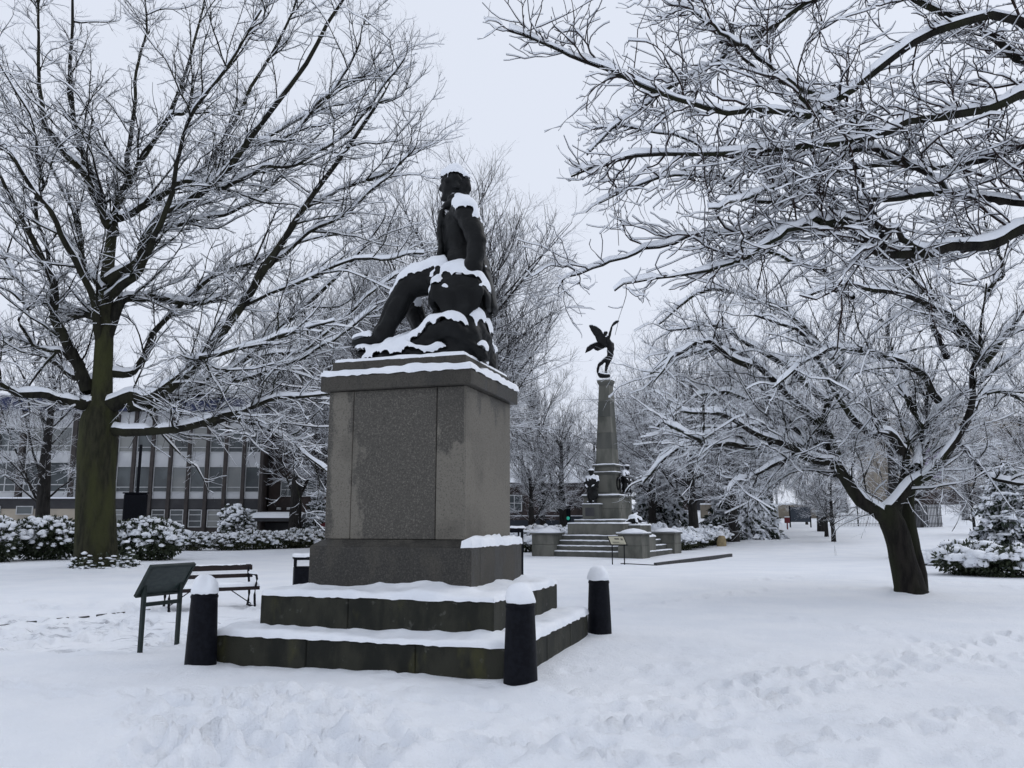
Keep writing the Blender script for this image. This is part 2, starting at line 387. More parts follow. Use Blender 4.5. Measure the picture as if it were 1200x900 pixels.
# ================================================================== SNOW ON THINGS
def snow_slab(name, x0, x1, y0, y1, z, th, parent, hole=None, res=0.04, edge=0.05, over=0.012, seed=1, bank=0.0, ragged=0.022):
    """a lying sheet of snow with rounded uneven rim; hole = inner wall rectangle it lies against"""
    nx = max(4, int((x1 - x0) / res)); ny = max(4, int((y1 - y0) / res))
    gx = np.linspace(x0 - over, x1 + over, nx + 1); gy = np.linspace(y0 - over, y1 + over, ny + 1)
    # pull the first inner row close to the rim for a round shoulder
    for g in (gx, gy): g[1] = g[0] + 0.010; g[-2] = g[-1] - 0.010; g[2] = g[0] + 0.035; g[-3] = g[-1] - 0.035
    X, Y = np.meshgrid(gx, gy, indexing='ij')
    d = np.minimum(np.minimum(X - gx[0], gx[-1] - X), np.minimum(Y - gy[0], gy[-1] - Y))
    prof = np.sqrt(np.clip(1 - (1 - np.clip(d / edge, 0, 1)) ** 2, 0, 1))
    n = 1 + 0.7 * vnoise(X / 0.62, Y / 0.62, seed + 8) + 0.45 * vnoise(X / 0.27, Y / 0.27, seed) + 0.30 * vnoise(X / 0.10, Y / 0.10, seed + 1)
    Z = z + th * prof * n
    if hole is not None and bank:
        hx0, hx1, hy0, hy1 = hole
        dh = np.hypot(np.maximum(np.maximum(hx0 - X, X - hx1), 0), np.maximum(np.maximum(hy0 - Y, Y - hy1), 0))
        Z += bank * np.exp(-dh / 0.09) * (0.6 + 1.4 * np.clip(vnoise(X / 0.5, Y / 0.5, seed + 4) + 0.2, 0, 1)) * prof
    rim = (d < 1e-6)
    cx, cy = (x0 + x1) / 2, (y0 + y1) / 2
    jit = ragged * (vnoise(X / 0.05, Y / 0.05, seed + 2) * 1.6)
    Xj = X + np.where(d < 0.02, np.sign(X - cx) * jit * (np.abs(X - cx) > (x1 - x0) / 2 - 0.03), 0)
    Yj = Y + np.where(d < 0.02, np.sign(Y - cy) * jit * (np.abs(Y - cy) > (y1 - y0) / 2 - 0.03), 0)
    Z = np.where(rim, z - 0.004 + 0.02 * (vnoise(X / 0.07, Y / 0.07, seed + 5)), Z)
    V = np.stack([Xj, Yj, Z], -1).reshape(-1, 3)
    i = np.arange(nx)[:, None] * (ny + 1); j = np.arange(ny)[None]
    F = np.stack([i + j, i + ny + 1 + j, i + ny + 2 + j, i + j + 1], -1)
    if hole is not None:
        hx0, hx1, hy0, hy1 = hole
        inside = (X[:-1, :-1] > hx0 + 0.05) & (X[1:, 1:] < hx1 - 0.05) & (Y[:-1, :-1] > hy0 + 0.05) & (Y[1:, 1:] < hy1 - 0.05)
        F = F[~inside]
    o = obj(name, quads(name, V, F.reshape(-1, 4)), SNOW, parent)
    return o
def snow_from(mesh, name, parent, thr=0.35, th=0.06, nscale=5.0, seed=1, namp=0.35, zmin=-1e9, mask=None, smooth=5):
    """snow lying on the upward faces of a mesh: shell lifted off the surface, thinning to nothing at its rim"""
    n = len(mesh.vertices); co = np.zeros(n * 3, np.float32); mesh.vertices.foreach_get('co', co); co = co.reshape(-1, 3).astype(float)
    bm = bmesh.new(); bm.from_mesh(mesh); bm.normal_update(); bmesh.ops.triangulate(bm, faces=list(bm.faces))
    bm.verts.ensure_lookup_table()
    nz = np.array([v.normal[:] for v in bm.verts])
    for _ in range(3):                                # soft normals so that the cover hangs together
        acc = nz.copy()
        for e in bm.edges:
            a, b = e.verts[0].index, e.verts[1].index; acc[a] += nz[b]; acc[b] += nz[a]
        nz = acc / (np.linalg.norm(acc, axis=1, keepdims=True) + 1e-9)
    s = nz[:, 2] + namp * noise3(co, nscale, seed) - thr
    if mask is not None: s = s + mask(co)
    s[co[:, 2] < zmin] = -1
    keep = s > 0
    h = th * np.clip(s / 0.22, 0, 1) ** 0.6
    tri = np.array([[v.index for v in f.verts] for f in bm.faces]); bm.free()
    use = keep[tri].any(axis=1); tri = tri[use]
    lift = np.where(keep, h, -0.012)
    V = co + nz * (lift * 0.45)[:, None]; V[:, 2] += lift * 0.75
    ids = np.unique(tri); remap = -np.ones(n, int); remap[ids] = np.arange(len(ids)); V = V[ids]; tri = remap[tri]
    for _ in range(smooth):
        acc = V.copy(); cnt = np.ones(len(V))
        for k in range(3):
            a, b = tri[:, k], tri[:, (k + 1) % 3]
            np.add.at(acc, a, V[b]); np.add.at(cnt, a, 1); np.add.at(acc, b, V[a]); np.add.at(cnt, b, 1)
        V = 0.45 * V + 0.55 * acc / cnt[:, None]
    m = bpy.data.meshes.new(name); m.from_pydata(V.tolist(), [], tri.tolist()); m.update()
    m.polygons.foreach_set('use_smooth', np.ones(len(m.polygons), dtype=bool))
    o = obj(name, m, SNOW, parent); o['kind'] = 'stuff'; return o

# sculpting: sweeps of elliptic rings fused by a voxel remesh
def sweep(pts, n=18):
    """pts: (x,y,z, ra, rb[, frame]) rings along a chain; ra across the chain in the forward/up plane, rb sideways (y)"""
    P = np.array([p[:3] for p in pts], float); ra = np.array([p[3] for p in pts]); rb = np.array([p[4] if len(p) > 4 else p[3] for p in pts])
    T = np.gradient(P, axis=0); T /= np.linalg.norm(T, axis=1, keepdims=True)
    ref = np.array([0, 1.0, 0]); B = ref - T * (T @ ref)[:, None]
    bad = np.linalg.norm(B, axis=1) < 0.2
    if bad.any(): B[bad] = np.array([0, 0, 1.0]) - T[bad] * T[bad, 2:3]
    B /= np.linalg.norm(B, axis=1, keepdims=True); N = np.cross(B, T)
    # round ends
    P2 = [P[0] - T[0] * ra[0] * 0.85, P[0] - T[0] * ra[0] * 0.55]; A2 = [ra[0] * 0.25, ra[0] * 0.8]; B2 = [rb[0] * 0.25, rb[0] * 0.8]
    P = np.concatenate([P2, P, [P[-1] + T[-1] * ra[-1] * 0.55, P[-1] + T[-1] * ra[-1] * 0.85]])
    ra = np.concatenate([A2, ra, [ra[-1] * 0.8, ra[-1] * 0.25]]); rb = np.concatenate([B2, rb, [rb[-1] * 0.8, rb[-1] * 0.25]])
    N = np.concatenate([N[:1], N[:1], N, N[-1:], N[-1:]]); B = np.concatenate([B[:1], B[:1], B, B[-1:], B[-1:]])
    a = np.linspace(0, 2 * math.pi, n, endpoint=False)
    V = P[:, None] + N[:, None] * (ra[:, None] * np.cos(a))[..., None] + B[:, None] * (rb[:, None] * np.sin(a))[..., None]
    return V, len(P), n
def ball(x, y, z, ra, rb, rz, n=14):
    t = np.linspace(0, math.pi, n)[1:-1]
    V = np.stack([x + ra * np.sin(t)[:, None] * np.cos(np.linspace(0, 2 * math.pi, n, endpoint=False)), y + rb * np.sin(t)[:, None] * np.sin(np.linspace(0, 2 * math.pi, n, endpoint=False)),
                  np.repeat((z + rz * np.cos(t))[:, None], n, 1)], -1)
    return V, len(t), n
def fuse(name, shapes, voxel=0.025, smooth=3, extra=None):
    bm = bmesh.new()
    for V, K, n in shapes:
        vs = [[bm.verts.new(p) for p in ring] for ring in V]
        for k in range(K - 1):
            for j in range(n): bm.faces.new((vs[k][j], vs[k][(j + 1) % n], vs[k + 1][(j + 1) % n], vs[k + 1][j]))
        bm.faces.new(vs[0][::-1]); bm.faces.new(vs[-1])
    if extra:
        for poly, y0, y1 in extra:                          # flat outline prisms: (x,z) outline, thickness along y
            a = [bm.verts.new((p[0], y0 + (p[2] if len(p) > 2 else 0), p[1])) for p in poly]; b = [bm.verts.new((p[0], y1 + (p[2] if len(p) > 2 else 0), p[1])) for p in poly]
            bm.faces.new(a); bm.faces.new(b[::-1])
            for k in range(len(a)): bm.faces.new((a[k], a[(k + 1) % len(a)], b[(k + 1) % len(a)], b[k]))
    bmesh.ops.recalc_face_normals(bm, faces=list(bm.faces))
    m = bpy.data.meshes.new(name + '_raw'); bm.to_mesh(m); bm.free()
    o = bpy.data.objects.new(name + '_raw', m); col.objects.link(o)
    md = o.modifiers.new('r', 'REMESH'); md.mode = 'VOXEL'; md.voxel_size = voxel; md.use_smooth_shade = True
    if smooth:
        sm = o.modifiers.new('s', 'SMOOTH'); sm.iterations = smooth; sm.factor = 0.5
    dg = bpy.context.evaluated_depsgraph_get(); ev = o.evaluated_get(dg)
    res = bpy.data.meshes.new_from_object(ev); res.name = name
    bpy.data.objects.remove(o); bpy.data.meshes.remove(m)
    return res
def displace(mesh, fn):
    n = len(mesh.vertices); co = np.zeros(n * 3, np.float32); no = np.zeros(n * 3, np.float32)
    mesh.vertices.foreach_get('co', co); mesh.vertices.foreach_get('normal', no)
    co = co.reshape(-1, 3).astype(float); no = no.reshape(-1, 3).astype(float)
    co = co + no * fn(co, no)[:, None]
    mesh.vertices.foreach_set('co', co.astype(np.float32).ravel()); mesh.update()
    mesh.polygons.foreach_set('use_smooth', np.ones(len(mesh.polygons), dtype=bool))

# ================================================================== STATUE PLINTH
MC = (-1.18, 10.95); MTH = math.radians(-17.5); ASP = 0.945
plinth = thing('statue_plinth', 'tall dark granite plinth on two mossy snow-covered steps, carrying the seated bronze man', 'plinth', (MC[0], MC[1], 0), MTH)
granite('granite_plinth', (0.165, 0.152, 0.128), (0.064, 0.059, 0.050), plinth)
granite('granite_base', (0.062, 0.057, 0.048), (0.030, 0.028, 0.024))
GP, GB, MS = MATS['granite_plinth'], MATS['granite_base'], MATS['mossy_stone']
G = 0.002
def course(name, hx, z0, z1, xs, ys, mat, bevel=0.012):
    hy = hx * ASP
    ex = [-hx] + xs + [hx]; ey = [-hy] + ys + [hy]
    for a in range(len(ex) - 1):
        for b in range(len(ey) - 1):
            block(name, (ex[a] + (G if a else 0), ex[a + 1] - (G if a < len(ex) - 2 else 0), ey[b] + (G if b else 0), ey[b + 1] - (G if b < len(ey) - 2 else 0), z0, z1), mat, plinth, bevel)
course('step_stone', 1.822, -0.25, 0.305, [-0.62, 0.70], [-0.5, 0.65], MS)
course('step_stone', 1.464, 0.306, 0.735, [-0.30], [0.30], MS)
# base course with a chamfered top
for (y0, y1) in ((-1.06 * ASP, -0.70), (-0.694, 1.06 * ASP)):
    block('base_stone', (-1.06, 1.06, y0, y1, 0.736, 1.30), GB, plinth, 0.006)
hb = 1.06; hd = 0.945
obj('base_chamfer', from_bm('base_chamfer', box_bm(-hb + 0.003, hb - 0.003, -hb * ASP + 0.003, hb * ASP - 0.003, 1.301, 1.382, 0.003, hb - hd, (hb - hd) * ASP)), GB, plinth)
for x0, x1 in ((-0.932, -0.585), (-0.579, 0.548), (0.556, 0.932)):
    block('die_stone', (x0, x1, -0.932 * ASP, 0.932 * ASP, 1.386, 3.228), GP, plinth, 0.008)
block('cap_stone', (-1.02, 1.02, -1.02 * ASP, 1.02 * ASP, 3.231, 3.42), GB, plinth, 0.010)
block('top_slab', (-0.916, 0.916, -0.916 * ASP, 0.916 * ASP, 3.421, 3.615), GB, plinth, 0.008)
snow_slab('snow', -1.822, 1.822, -1.822 * ASP, 1.822 * ASP, 0.305, 0.085, plinth, (-1.464, 1.464, -1.464 * ASP, 1.464 * ASP), seed=3, bank=0.03)
snow_slab('snow', -1.464, 1.464, -1.464 * ASP, 1.464 * ASP, 0.735, 0.080, plinth, (-1.06, 1.06, -1.06 * ASP, 1.06 * ASP), seed=5, bank=0.06)
snow_slab('snow', -1.02, 1.02, -1.02 * ASP, 1.02 * ASP, 3.42, 0.095, plinth, (-0.916, 0.916, -0.916 * ASP, 0.916 * ASP), seed=8, res=0.035, edge=0.06)
snow_slab('snow', 0.937, 1.058, -0.995, 1.0, 1.30, 0.115, plinth, seed=11, res=0.03, edge=0.06, bank=0)
snow_slab('snow', -1.058, -0.937, -0.55, 1.0, 1.30, 0.09, plinth, seed=12, res=0.03, edge=0.06)

# ================================================================== SEATED BRONZE STATUE  (local: -x = forward, -y = his left, z up from slab)
statue = thing('bronze_statue', 'dark bronze statue of a seated man in a long coat on a snowy rock', 'statue',
               (MC[0], MC[1], 3.615), MTH + math.radians(13))
def sw(chain): return sweep([(-a, -b, z, ra, rb) for a, b, z, ra, rb in chain])
def bl(a, b, z, ra, rb, rz): return ball(-a, -b, z, ra, rb, rz)
def figure():
    S = []
    S.append(sw([(-.50, 0, 1.10, .28, .36), (-.50, 0, 1.30, .29, .37), (-.49, 0, 1.52, .255, .32), (-.48, 0, 1.78, .265, .345), (-.475, 0, 2.0, .27, .37), (-.47, 0, 2.13, .225, .36), (-.45, 0, 2.24, .15, .22), (-.42, 0, 2.33, .125, .14)]))
    S.append(sw([(-.44, 0, 2.24, .14, .14), (-.40, 0, 2.38, .115, .115), (-.37, 0, 2.50, .12, .115)]))           # neck
    S.append(bl(-.375, 0.0, 2.645, .185, .150, .195)); S.append(bl(-.305, -.01, 2.575, .115, .110, .15))              # skull, jaw
    S.append(sw([(-.235, -.01, 2.66, .05, .045), (-.185, -.012, 2.615, .032, .03), (-.165, -.012, 2.585, .026, .026)]))   # nose
    S.append(bl(-.245, -.01, 2.505, .05, .055, .035)); S.append(bl(-.225, -.01, 2.545, .035, .05, .022)); S.append(bl(-.225, -.01, 2.445, .052, .05, .042))   # mouth, chin
    S.append(bl(-.22, .0, 2.70, .045, .10, .03))                                                                     # brow
    S.append(bl(-.40, .150, 2.61, .04, .03, .06)); S.append(bl(-.40, -.150, 2.61, .04, .03, .06))                    # ears
    rr = random.Random(4)
    for k in range(46):                                                                                               # curly hair
        t = rr.uniform(0, 6.28); p = rr.uniform(0.0, 1.0); z = 2.64 + .20 * p; c = math.sqrt(max(0.02, 1 - (p * .95) ** 2))
        a = -.39 + .19 * c * math.cos(t); b = .155 * c * math.sin(t)
        if a > -.24 and z < 2.74: continue
        S.append(bl(a, b, z - rr.uniform(0, .1) * (a < -.42), .045, .045, .042))
    S.append(bl(-.525, 0, 2.585, .075, .125, .125)); S.append(bl(-.47, 0, 2.53, .09, .12, .10))
    S.append(sw([(-.28, .10, 2.30, .06, .07), (-.42, .15, 2.34, .06, .07), (-.54, .05, 2.36, .06, .09)]))             # collar
    # his left arm, straight down and back onto the draped rock
    S.append(sw([(-.52, .33, 2.13, .15, .15), (-.60, .46, 2.04, .145, .13), (-.70, .53, 1.82, .135, .12), (-.77, .56, 1.60, .125, .115), (-.75, .56, 1.42, .120, .11), (-.70, .55, 1.24, .105, .10), (-.68, .55, 1.17, .10, .10)]))
    S.append(sw([(-.68, .55, 1.20, .062, .06), (-.63, .56, 1.11, .045, .085), (-.56, .57, 1.07, .038, .085)]))
    for k, (db, l) in enumerate(((-.065, .15), (-.022, .18), (.022, .17), (.062, .13))):
        S.append(sw([(-.58, .57 + db, 1.075, .024, .022), (-.52, .57 + db, 1.085, .023, .021), (-.58 + l, .57 + db, 1.03, .019, .018)]))
    S.append(sw([(-.64, .49, 1.11, .026, .024), (-.57, .46, 1.09, .024, .022), (-.51, .455, 1.06, .020, .019)]))
    # his right arm, forearm on the thigh
    S.append(sw([(-.50, -.33, 2.12, .15, .15), (-.52, -.45, 2.02, .14, .13), (-.50, -.52, 1.80, .13, .12), (-.42, -.52, 1.62, .12, .115), (-.22, -.44, 1.55, .10, .10), (-.02, -.36, 1.55, .085, .085)]))
    S.append(sw([(-.02, -.36, 1.55, .05, .07), (.07, -.34, 1.535, .04, .08), (.16, -.33, 1.50, .03, .07)]))
    for db in (-.05, -.017, .017, .05):
        S.append(sw([(.12, -.33 + db, 1.525, .022, .020), (.19, -.33 + db, 1.51, .020, .018), (.24, -.33 + db, 1.46, .017, .016)]))
    # legs
    S.append(sw([(-.46, .19, 1.25, .235, .22), (-.20, .27, 1.22, .215, .20), (.08, .31, 1.13, .175, .17), (.20, .31, 1.06, .165, .155), (.28, .31, .93, .150, .14), (.36, .31, .78, .150, .135), (.44, .31, .60, .125, .12), (.50, .31, .46, .115, .105), (.52, .31, .40, .12, .105)]))
    S.append(sw([(.46, .31, .36, .07, .075), (.60, .31, .36, .085, .08), (.78, .31, .335, .065, .085), (.90, .31, .325, .045, .06)]))
    S.append(sw([(-.44, -.18, 1.28, .23, .21), (-.12, -.25, 1.34, .20, .19), (.22, -.29, 1.36, .165, .16), (.33, -.28, 1.28, .155, .15), (.28, -.22, 1.08, .14, .135), (.18, -.14, .84, .13, .125), (.09, -.10, .62, .11, .11), (.06, -.10, .50, .11, .10)]))
    S.append(sw([(.02, -.10, .44, .075, .08), (.18, -.10, .43, .08, .08), (.36, -.10, .405, .05, .07)]))
    # coat skirts falling over the seat, open front edge
    S.append(sw([(-.52, .30, 1.50, .20, .09), (-.56, .36, 1.28, .24, .10), (-.60, .40, 1.08, .24, .09)]))
    S.append(sw([(-.52, -.30, 1.50, .20, .09), (-.56, -.36, 1.28, .24, .10), (-.60, -.40, 1.05, .26, .09)]))
    S.append(sw([(-.70, 0, 1.55, .08, .26), (-.78, 0, 1.30, .08, .32), (-.82, 0, 1.05, .08, .34)]))
    S.append(sw([(-.235, .15, 2.20, .035, .06), (-.205, .17, 1.95, .035, .07), (-.235, .20, 1.65, .035, .07), (-.215, .24, 1.42, .05, .09)]))
    S.append(sw([(-.235, -.12, 2.20, .035, .06), (-.21, -.12, 1.95, .035, .07), (-.235, -.14, 1.65, .035, .07), (-.215, -.18, 1.45, .05, .09)]))
    # tailored edges: cuffs, trouser hems, coat skirt over the thigh, tails down the back, collar
    S.append(sw([(-.715, .552, 1.30, .128, .122), (-.695, .55, 1.22, .130, .124)]))
    S.append(sw([(.485, .31, .50, .135, .128), (.51, .31, .42, .140, .130)]))
    S.append(sw([(-.42, .33, 1.36, .10, .05), (-.30, .42, 1.24, .12, .05), (-.20, .47, 1.12, .11, .045)]))
    S.append(sw([(-.74, .12, 1.60, .07, .20), (-.84, .14, 1.30, .07, .24), (-.92, .15, 1.00, .06, .26), (-.96, .14, .78, .05, .24)]))
    S.append(sw([(-.33, .09, 2.40, .05, .05), (-.42, .13, 2.43, .05, .06), (-.51, .07, 2.44, .05, .08), (-.53, -.05, 2.43, .05, .08)]))
    m = fuse('figure', S, 0.019, 2)
    def folds(co, no):
        z = co[:, 2]; a = -co[:, 0]; b = -co[:, 1]
        arm = np.exp(-((b - .55) / .16) ** 2) * (z > 1.2) * (z < 2.1)
        f = 0.009 * np.abs(np.sin(17 * z + 9 * a + 3 * np.sin(9 * b))) * arm
        torso = (z > 1.3) * (z < 2.2) * (1 - arm)
        f += 0.013 * np.abs(np.sin(13 * b + 3 * np.sin(5 * z) + 7 * a)) * torso
        leg = (z < 1.3) * (z > .45) * (a > -.1)
        f += 0.012 * np.abs(np.sin(12 * (z * .6 + a * .75) + 3 * np.sin(8 * b) + 4 * noise3(co, 3, 3))) * leg
        f += 0.009 * noise3(co, 9, 5) * (z < 2.3) + 0.006 * noise3(co, 22, 6)
        return f
    displace(m, folds)
    return m
fig = figure(); figo = obj('figure', fig, MATS['bronze'], statue)
def rock():
    S = []
    S.append(sw([(-.40, .0, .0, .48, .62), (-.44, .0, .25, .44, .58), (-.50, .02, .55, .39, .54), (-.54, .02, .85, .35, .50), (-.56, .03, 1.0, .33, .47)]))
    S.append(sw([(-.50, .24, .0, .40, .40), (-.54, .24, .4, .36, .39), (-.55, .24, .8, .34, .38), (-.55, .22, .98, .30, .36)]))
    S.append(bl(-.48, .50, .18, .26, .22, .30)); S.append(bl(-.12, .48, .12, .34, .25, .20)); S.append(bl(-.68, .42, .22, .18, .26, .34)); S.append(bl(-.76, .05, .5, .10, .22, .28)); S.append(bl(-.70, -.35, .2, .16, .3, .3))
    S.append(sw([(.70, .18, .02, .14, .40), (.40, .18, .06, .15, .48), (.05, .25, .09, .18, .50), (-.35, .2, .10, .2, .55)]))
    S.append(sw([(.45, .50, .08, .10, .12), (.05, .56, .16, .14, .14), (-.25, .60, .32, .15, .15), (-.46, .62, .38, .15, .14), (-.66, .60, .24, .14, .14), (-.80, .55, .06, .12, .12)]))
    S.append(bl(.68, .30, .18, .26, .20, .10)); S.append(bl(.25, .35, .20, .30, .24, .14)); S.append(bl(.22, -.2, .2, .35, .35, .18))
    S.append(sw([(.55, -.45, .0, .10, .25), (-.2, -.55, .05, .14, .22), (-.8, -.5, .1, .2, .25)]))
    m = fuse('rock', S, 0.028, 2)
    displace(m, lambda co, no: 0.12 * np.round(noise3(co, 3.2, 21) * 6) / 6 * 0.7 + 0.10 * noise3(co, 5, 22) + 0.045 * noise3(co, 12, 23))
    co = np.zeros(len(m.vertices) * 3, np.float32); m.vertices.foreach_get('co', co); co = co.reshape(-1, 3)
    co[:, 2] = np.maximum(co[:, 2], 0.0); co[:, 0] = np.clip(co[:, 0], -0.90, 0.93); co[:, 1] = np.clip(co[:, 1], -0.85, 0.85)
    m.vertices.foreach_set('co', co.ravel()); m.update()
    return m
rk = rock(); rko = obj('rock', rk, MATS['bronze'], statue)
def cloak():
    S = [sw([(-.20, .20, .86, .10, .42), (-.30, .22, 1.03, .10, .43), (-.52, .22, 1.12, .10, .44), (-.74, .22, 1.08, .10, .43), (-.86, .18, .94, .08, .38), (-.88, .15, .82, .06, .32)]),
         sw([(-.53, .58, 1.06, .29, .07), (-.53, .62, .92, .33, .07), (-.54, .62, .84, .33, .05)]), sw([(-.23, .58, 1.0, .06, .08), (-.215, .57, .85, .05, .07)])]
    m = fuse('cloak', S, 0.022, 3)
    displace(m, lambda co, no: 0.013 * np.sin(26 * co[:, 0] + 3 * np.sin(6 * co[:, 2])) * (co[:, 2] < .98) + 0.02 * noise3(co, 6, 31))
    return m
ck = cloak(); cko = obj('cloak', ck, MATS['bronze'], statue)
snow_from(fig, 'snow', figo, 0.50, 0.065, 5, 2, 0.22, mask=lambda c: np.where(c[:, 2] > 2.72, 0.6, 0) - np.where((c[:, 2] < 2.66) & (c[:, 2] > 2.46), .45, 0) + np.where((c[:, 2] > 2.05) & (c[:, 2] < 2.42), np.where(c[:, 0] > .40, 0.42, -.35), 0) + np.where((c[:, 2] < 1.62) & (c[:, 2] > .95) & (c[:, 0] < .35), .12, 0))
snow_from(rk, 'snow', rko, 0.30, 0.10, 6, 3, 0.6)
snow_from(ck, 'snow', cko, 0.30, 0.085, 5, 4, 0.4)
snow_slab('snow', -0.905, 0.905, -0.905 * ASP, 0.905 * ASP, 3.615, 0.05, plinth, seed=19, res=0.04, edge=0.05, over=0.0)

# ================================================================== BOLLARDS
def bollard(label, x, y, h, seed, grp='black iron bollards at the plinth corners'):
    t = thing('bollard', label, 'bollard', (x, y, float(ground_h(x, y))), seed * 1.3, None)
    s = h / 0.80
    lathe('post', [(0.0, -0.2), (0.176, -0.2), (0.174, 0.0), (0.168, 0.18), (0.156, 0.5), (0.147, 0.70 * s), (0.146, 0.735 * s), (0.152, 0.74 * s), (0.152, 0.765 * s), (0.145, 0.77 * s), (0.142, 0.80 * s), (0.132, 0.815 * s), (0.10, 0.86 * s), (0.0, 0.875 * s)], MATS['iron_black'], t, 28)
    lathe('snow_cap', [(0.147, 0.785 * s), (0.155, 0.80 * s), (0.154, 0.83 * s), (0.141, (0.87 + .008 * seed) * s), (0.110, (0.92 + .010 * seed) * s), (0.066, (0.95 + .010 * seed) * s), (0.03, (0.962 + .010 * seed) * s), (0.0, (0.964 + .010 * seed) * s)], SNOW, t, 28, wob=0.034, seed=seed)
    return t
bollard('black iron bollard with snow dome at the plinth corner between the other two', 0.085, 8.62, 0.80, 2)
bollard('black iron bollard with snow dome beside the information board and bench', -3.52, 9.68, 0.80, 3)
bollard('black iron bollard with snow dome at the step corner facing the winged memorial', 1.25, 12.15, 0.78, 4)

# ================================================================== TREES
def nrm(v): return v / (np.linalg.norm(v, axis=-1, keepdims=True) + 1e-9)
def tangents(P):
    T = np.empty_like(P); T[:, 1:-1] = P[:, 2:] - P[:, :-2]; T[:, 0] = P[:, 1] - P[:, 0]; T[:, -1] = P[:, -1] - P[:, -2]
    return nrm(T)
def frames(P):
    T = tangents(P); S = np.stack([T[..., 1], -T[..., 0], np.zeros_like(T[..., 0])], -1)
    l = np.linalg.norm(S, axis=-1, keepdims=True); S = np.where(l < 0.05, np.array([1.0, 0, 0]), S / (l + 1e-9))
    S = nrm(S - T * (S * T).sum(-1, keepdims=True)); W = np.cross(S, T)
    W = np.where(W[..., 2:3] < 0, -W, W)
    return T, S, W
def tubes(P, R, n):
    T, S, W = frames(P)
    a = math.pi / 2 + np.arange(n) * 2 * math.pi / n
    V = P[:, :, None] + R[:, :, None, None] * (S[:, :, None] * np.cos(a)[:, None] + W[:, :, None] * np.sin(a)[:, None])
    return V, ring_faces(P.shape[0], P.shape[1], n)[:, ::-1]
def snow_strip(P, R, th, rng, n=3, gap=0.0, wide=0.004, lump=0.5):
    """snow lying along the upper side of branches"""
    T, S, W = frames(P)
    hz = np.sqrt(np.clip(1 - T[..., 2] ** 2, 0, 1))
    ns = rng.random(R.shape); ns[:, 1:] = 0.5 * ns[:, 1:] + 0.5 * ns[:, :-1]
    h = th * (1 - lump + 2 * lump * ns) * sstep(0.42, 0.80, hz)
    if gap > 0: h = np.where(rng.random(R.shape) < gap, 0, h)
    on = np.clip(h / (0.35 * th + 1e-9), 0, 1)
    w = R * (0.50 + 0.36 * on) + wide * on
    a = np.linspace(0.06, 1 - 0.06, n) * math.pi
    up = nrm(W * 0.6 + np.array([0, 0, 0.4]))
    V = P[:, :, None] + S[:, :, None] * (w[:, :, None, None] * np.cos(a)[:, None]) + up[:, :, None] * (((R * 0.86)[:, :, None] * np.sqrt(np.sin(a)) + (h - R * 0.15 * (1 - on))[:, :, None] * np.sin(a)))[..., None]
    return V, ring_faces(P.shape[0], P.shape[1], n, closed=False)
def spawn(P, R, rng, per_m, lmin, lmax, ang, K, t0=0.1, up=0.05, wob=0.12, rk=0.016, rmin=0.006, rtip=0.5, droop=0.0, keep=None, tipbias=1.0, shrink=0.55):
    N, K0 = R.shape
    L = np.linalg.norm(np.diff(P, axis=1), axis=-1).sum(1)
    n = np.floor(L * per_m + rng.random(N)).astype(int)
    idx = np.repeat(np.arange(N), n); M = len(idx)
    t = t0 + (1 - t0) * rng.random(M) ** tipbias
    f = t * (K0 - 1); i = np.minimum(f.astype(int), K0 - 2); w = (f - i)[:, None]
    p = P[idx, i] * (1 - w) + P[idx, i + 1] * w; T = nrm(P[idx, i + 1] - P[idx, i]); r = R[idx, i] * (1 - w[:, 0]) + R[idx, i + 1] * w[:, 0]
    q = nrm(rng.normal(size=(M, 3)) + np.array([0, 0, up * 3])); q = nrm(q - T * (q * T).sum(1, keepdims=True))
    th = np.radians(rng.uniform(ang[0], ang[1], M))[:, None]
    d = nrm(T * np.cos(th) + q * np.sin(th))
    ln = (lmin + (lmax - lmin) * rng.random(M) ** 1.4) * (1 - shrink * t)
    out = np.empty((M, K, 3)); out[:, 0] = p
    for k in range(1, K):
        d = nrm(d + rng.normal(0, wob, (M, 3)) + np.array([0, 0, up - droop * (k / K) ** 1.0]))
        out[:, k] = out[:, k - 1] + d * (ln / (K - 1))[:, None]
    r0 = np.minimum(np.maximum(ln * rk, rmin), r * 0.8)
    Rr = r0[:, None] * (1 - (1 - rtip) * np.linspace(0, 1, K)[None] ** 0.8)
    if keep is not None:
        kp = keep(out); out, Rr = out[kp], Rr[kp]
    return out, Rr
def catmull(pts, K):
    P = np.array(pts, float); n = len(P)
    Q = np.concatenate([[2 * P[0] - P[1]], P, [2 * P[-1] - P[-2]]])
    s = np.linspace(0, n - 1 - 1e-6, K); i = s.astype(int); t = (s - i)[:, None]
    a, b, c, d = Q[i], Q[i + 1], Q[i + 2], Q[i + 3]
    return 0.5 * (2 * b + (c - a) * t + (2 * a - 5 * b + 4 * c - d) * t ** 2 + (3 * b - a - 3 * c + d) * t ** 3)
def px_limb(px, D, off, r0, r1, rng, K=22, wob=0.035):
    """px: photo outline points of a limb; D: depth of the stem it leaves; off: how far its tip reaches towards (-) or away (+)"""
    n = len(px); pts = []
    for k, (u, v) in enumerate(px):
        f = k / (n - 1); pts.append(at(u, v, D + off * f ** 1.3))
    P = catmull(pts, K); w = rng.normal(0, wob, P.shape); w[0] = 0; w = 0.5 * w + 0.25 * np.roll(w, 1, 0) + 0.25 * np.roll(w, -1, 0); w[0] = 0
    kn = rng.normal(0, wob * 3.0, (7, 3)); kn[0] = 0; s_ = np.linspace(0, 1, K)           # slow kinks along the limb
    P = P + w + np.stack([np.interp(s_, np.linspace(0, 1, 7), kn[:, c]) for c in range(3)], -1)
    R = r0 + (r1 - r0) * np.linspace(0, 1, K) ** 0.75
    return P[None], R[None]
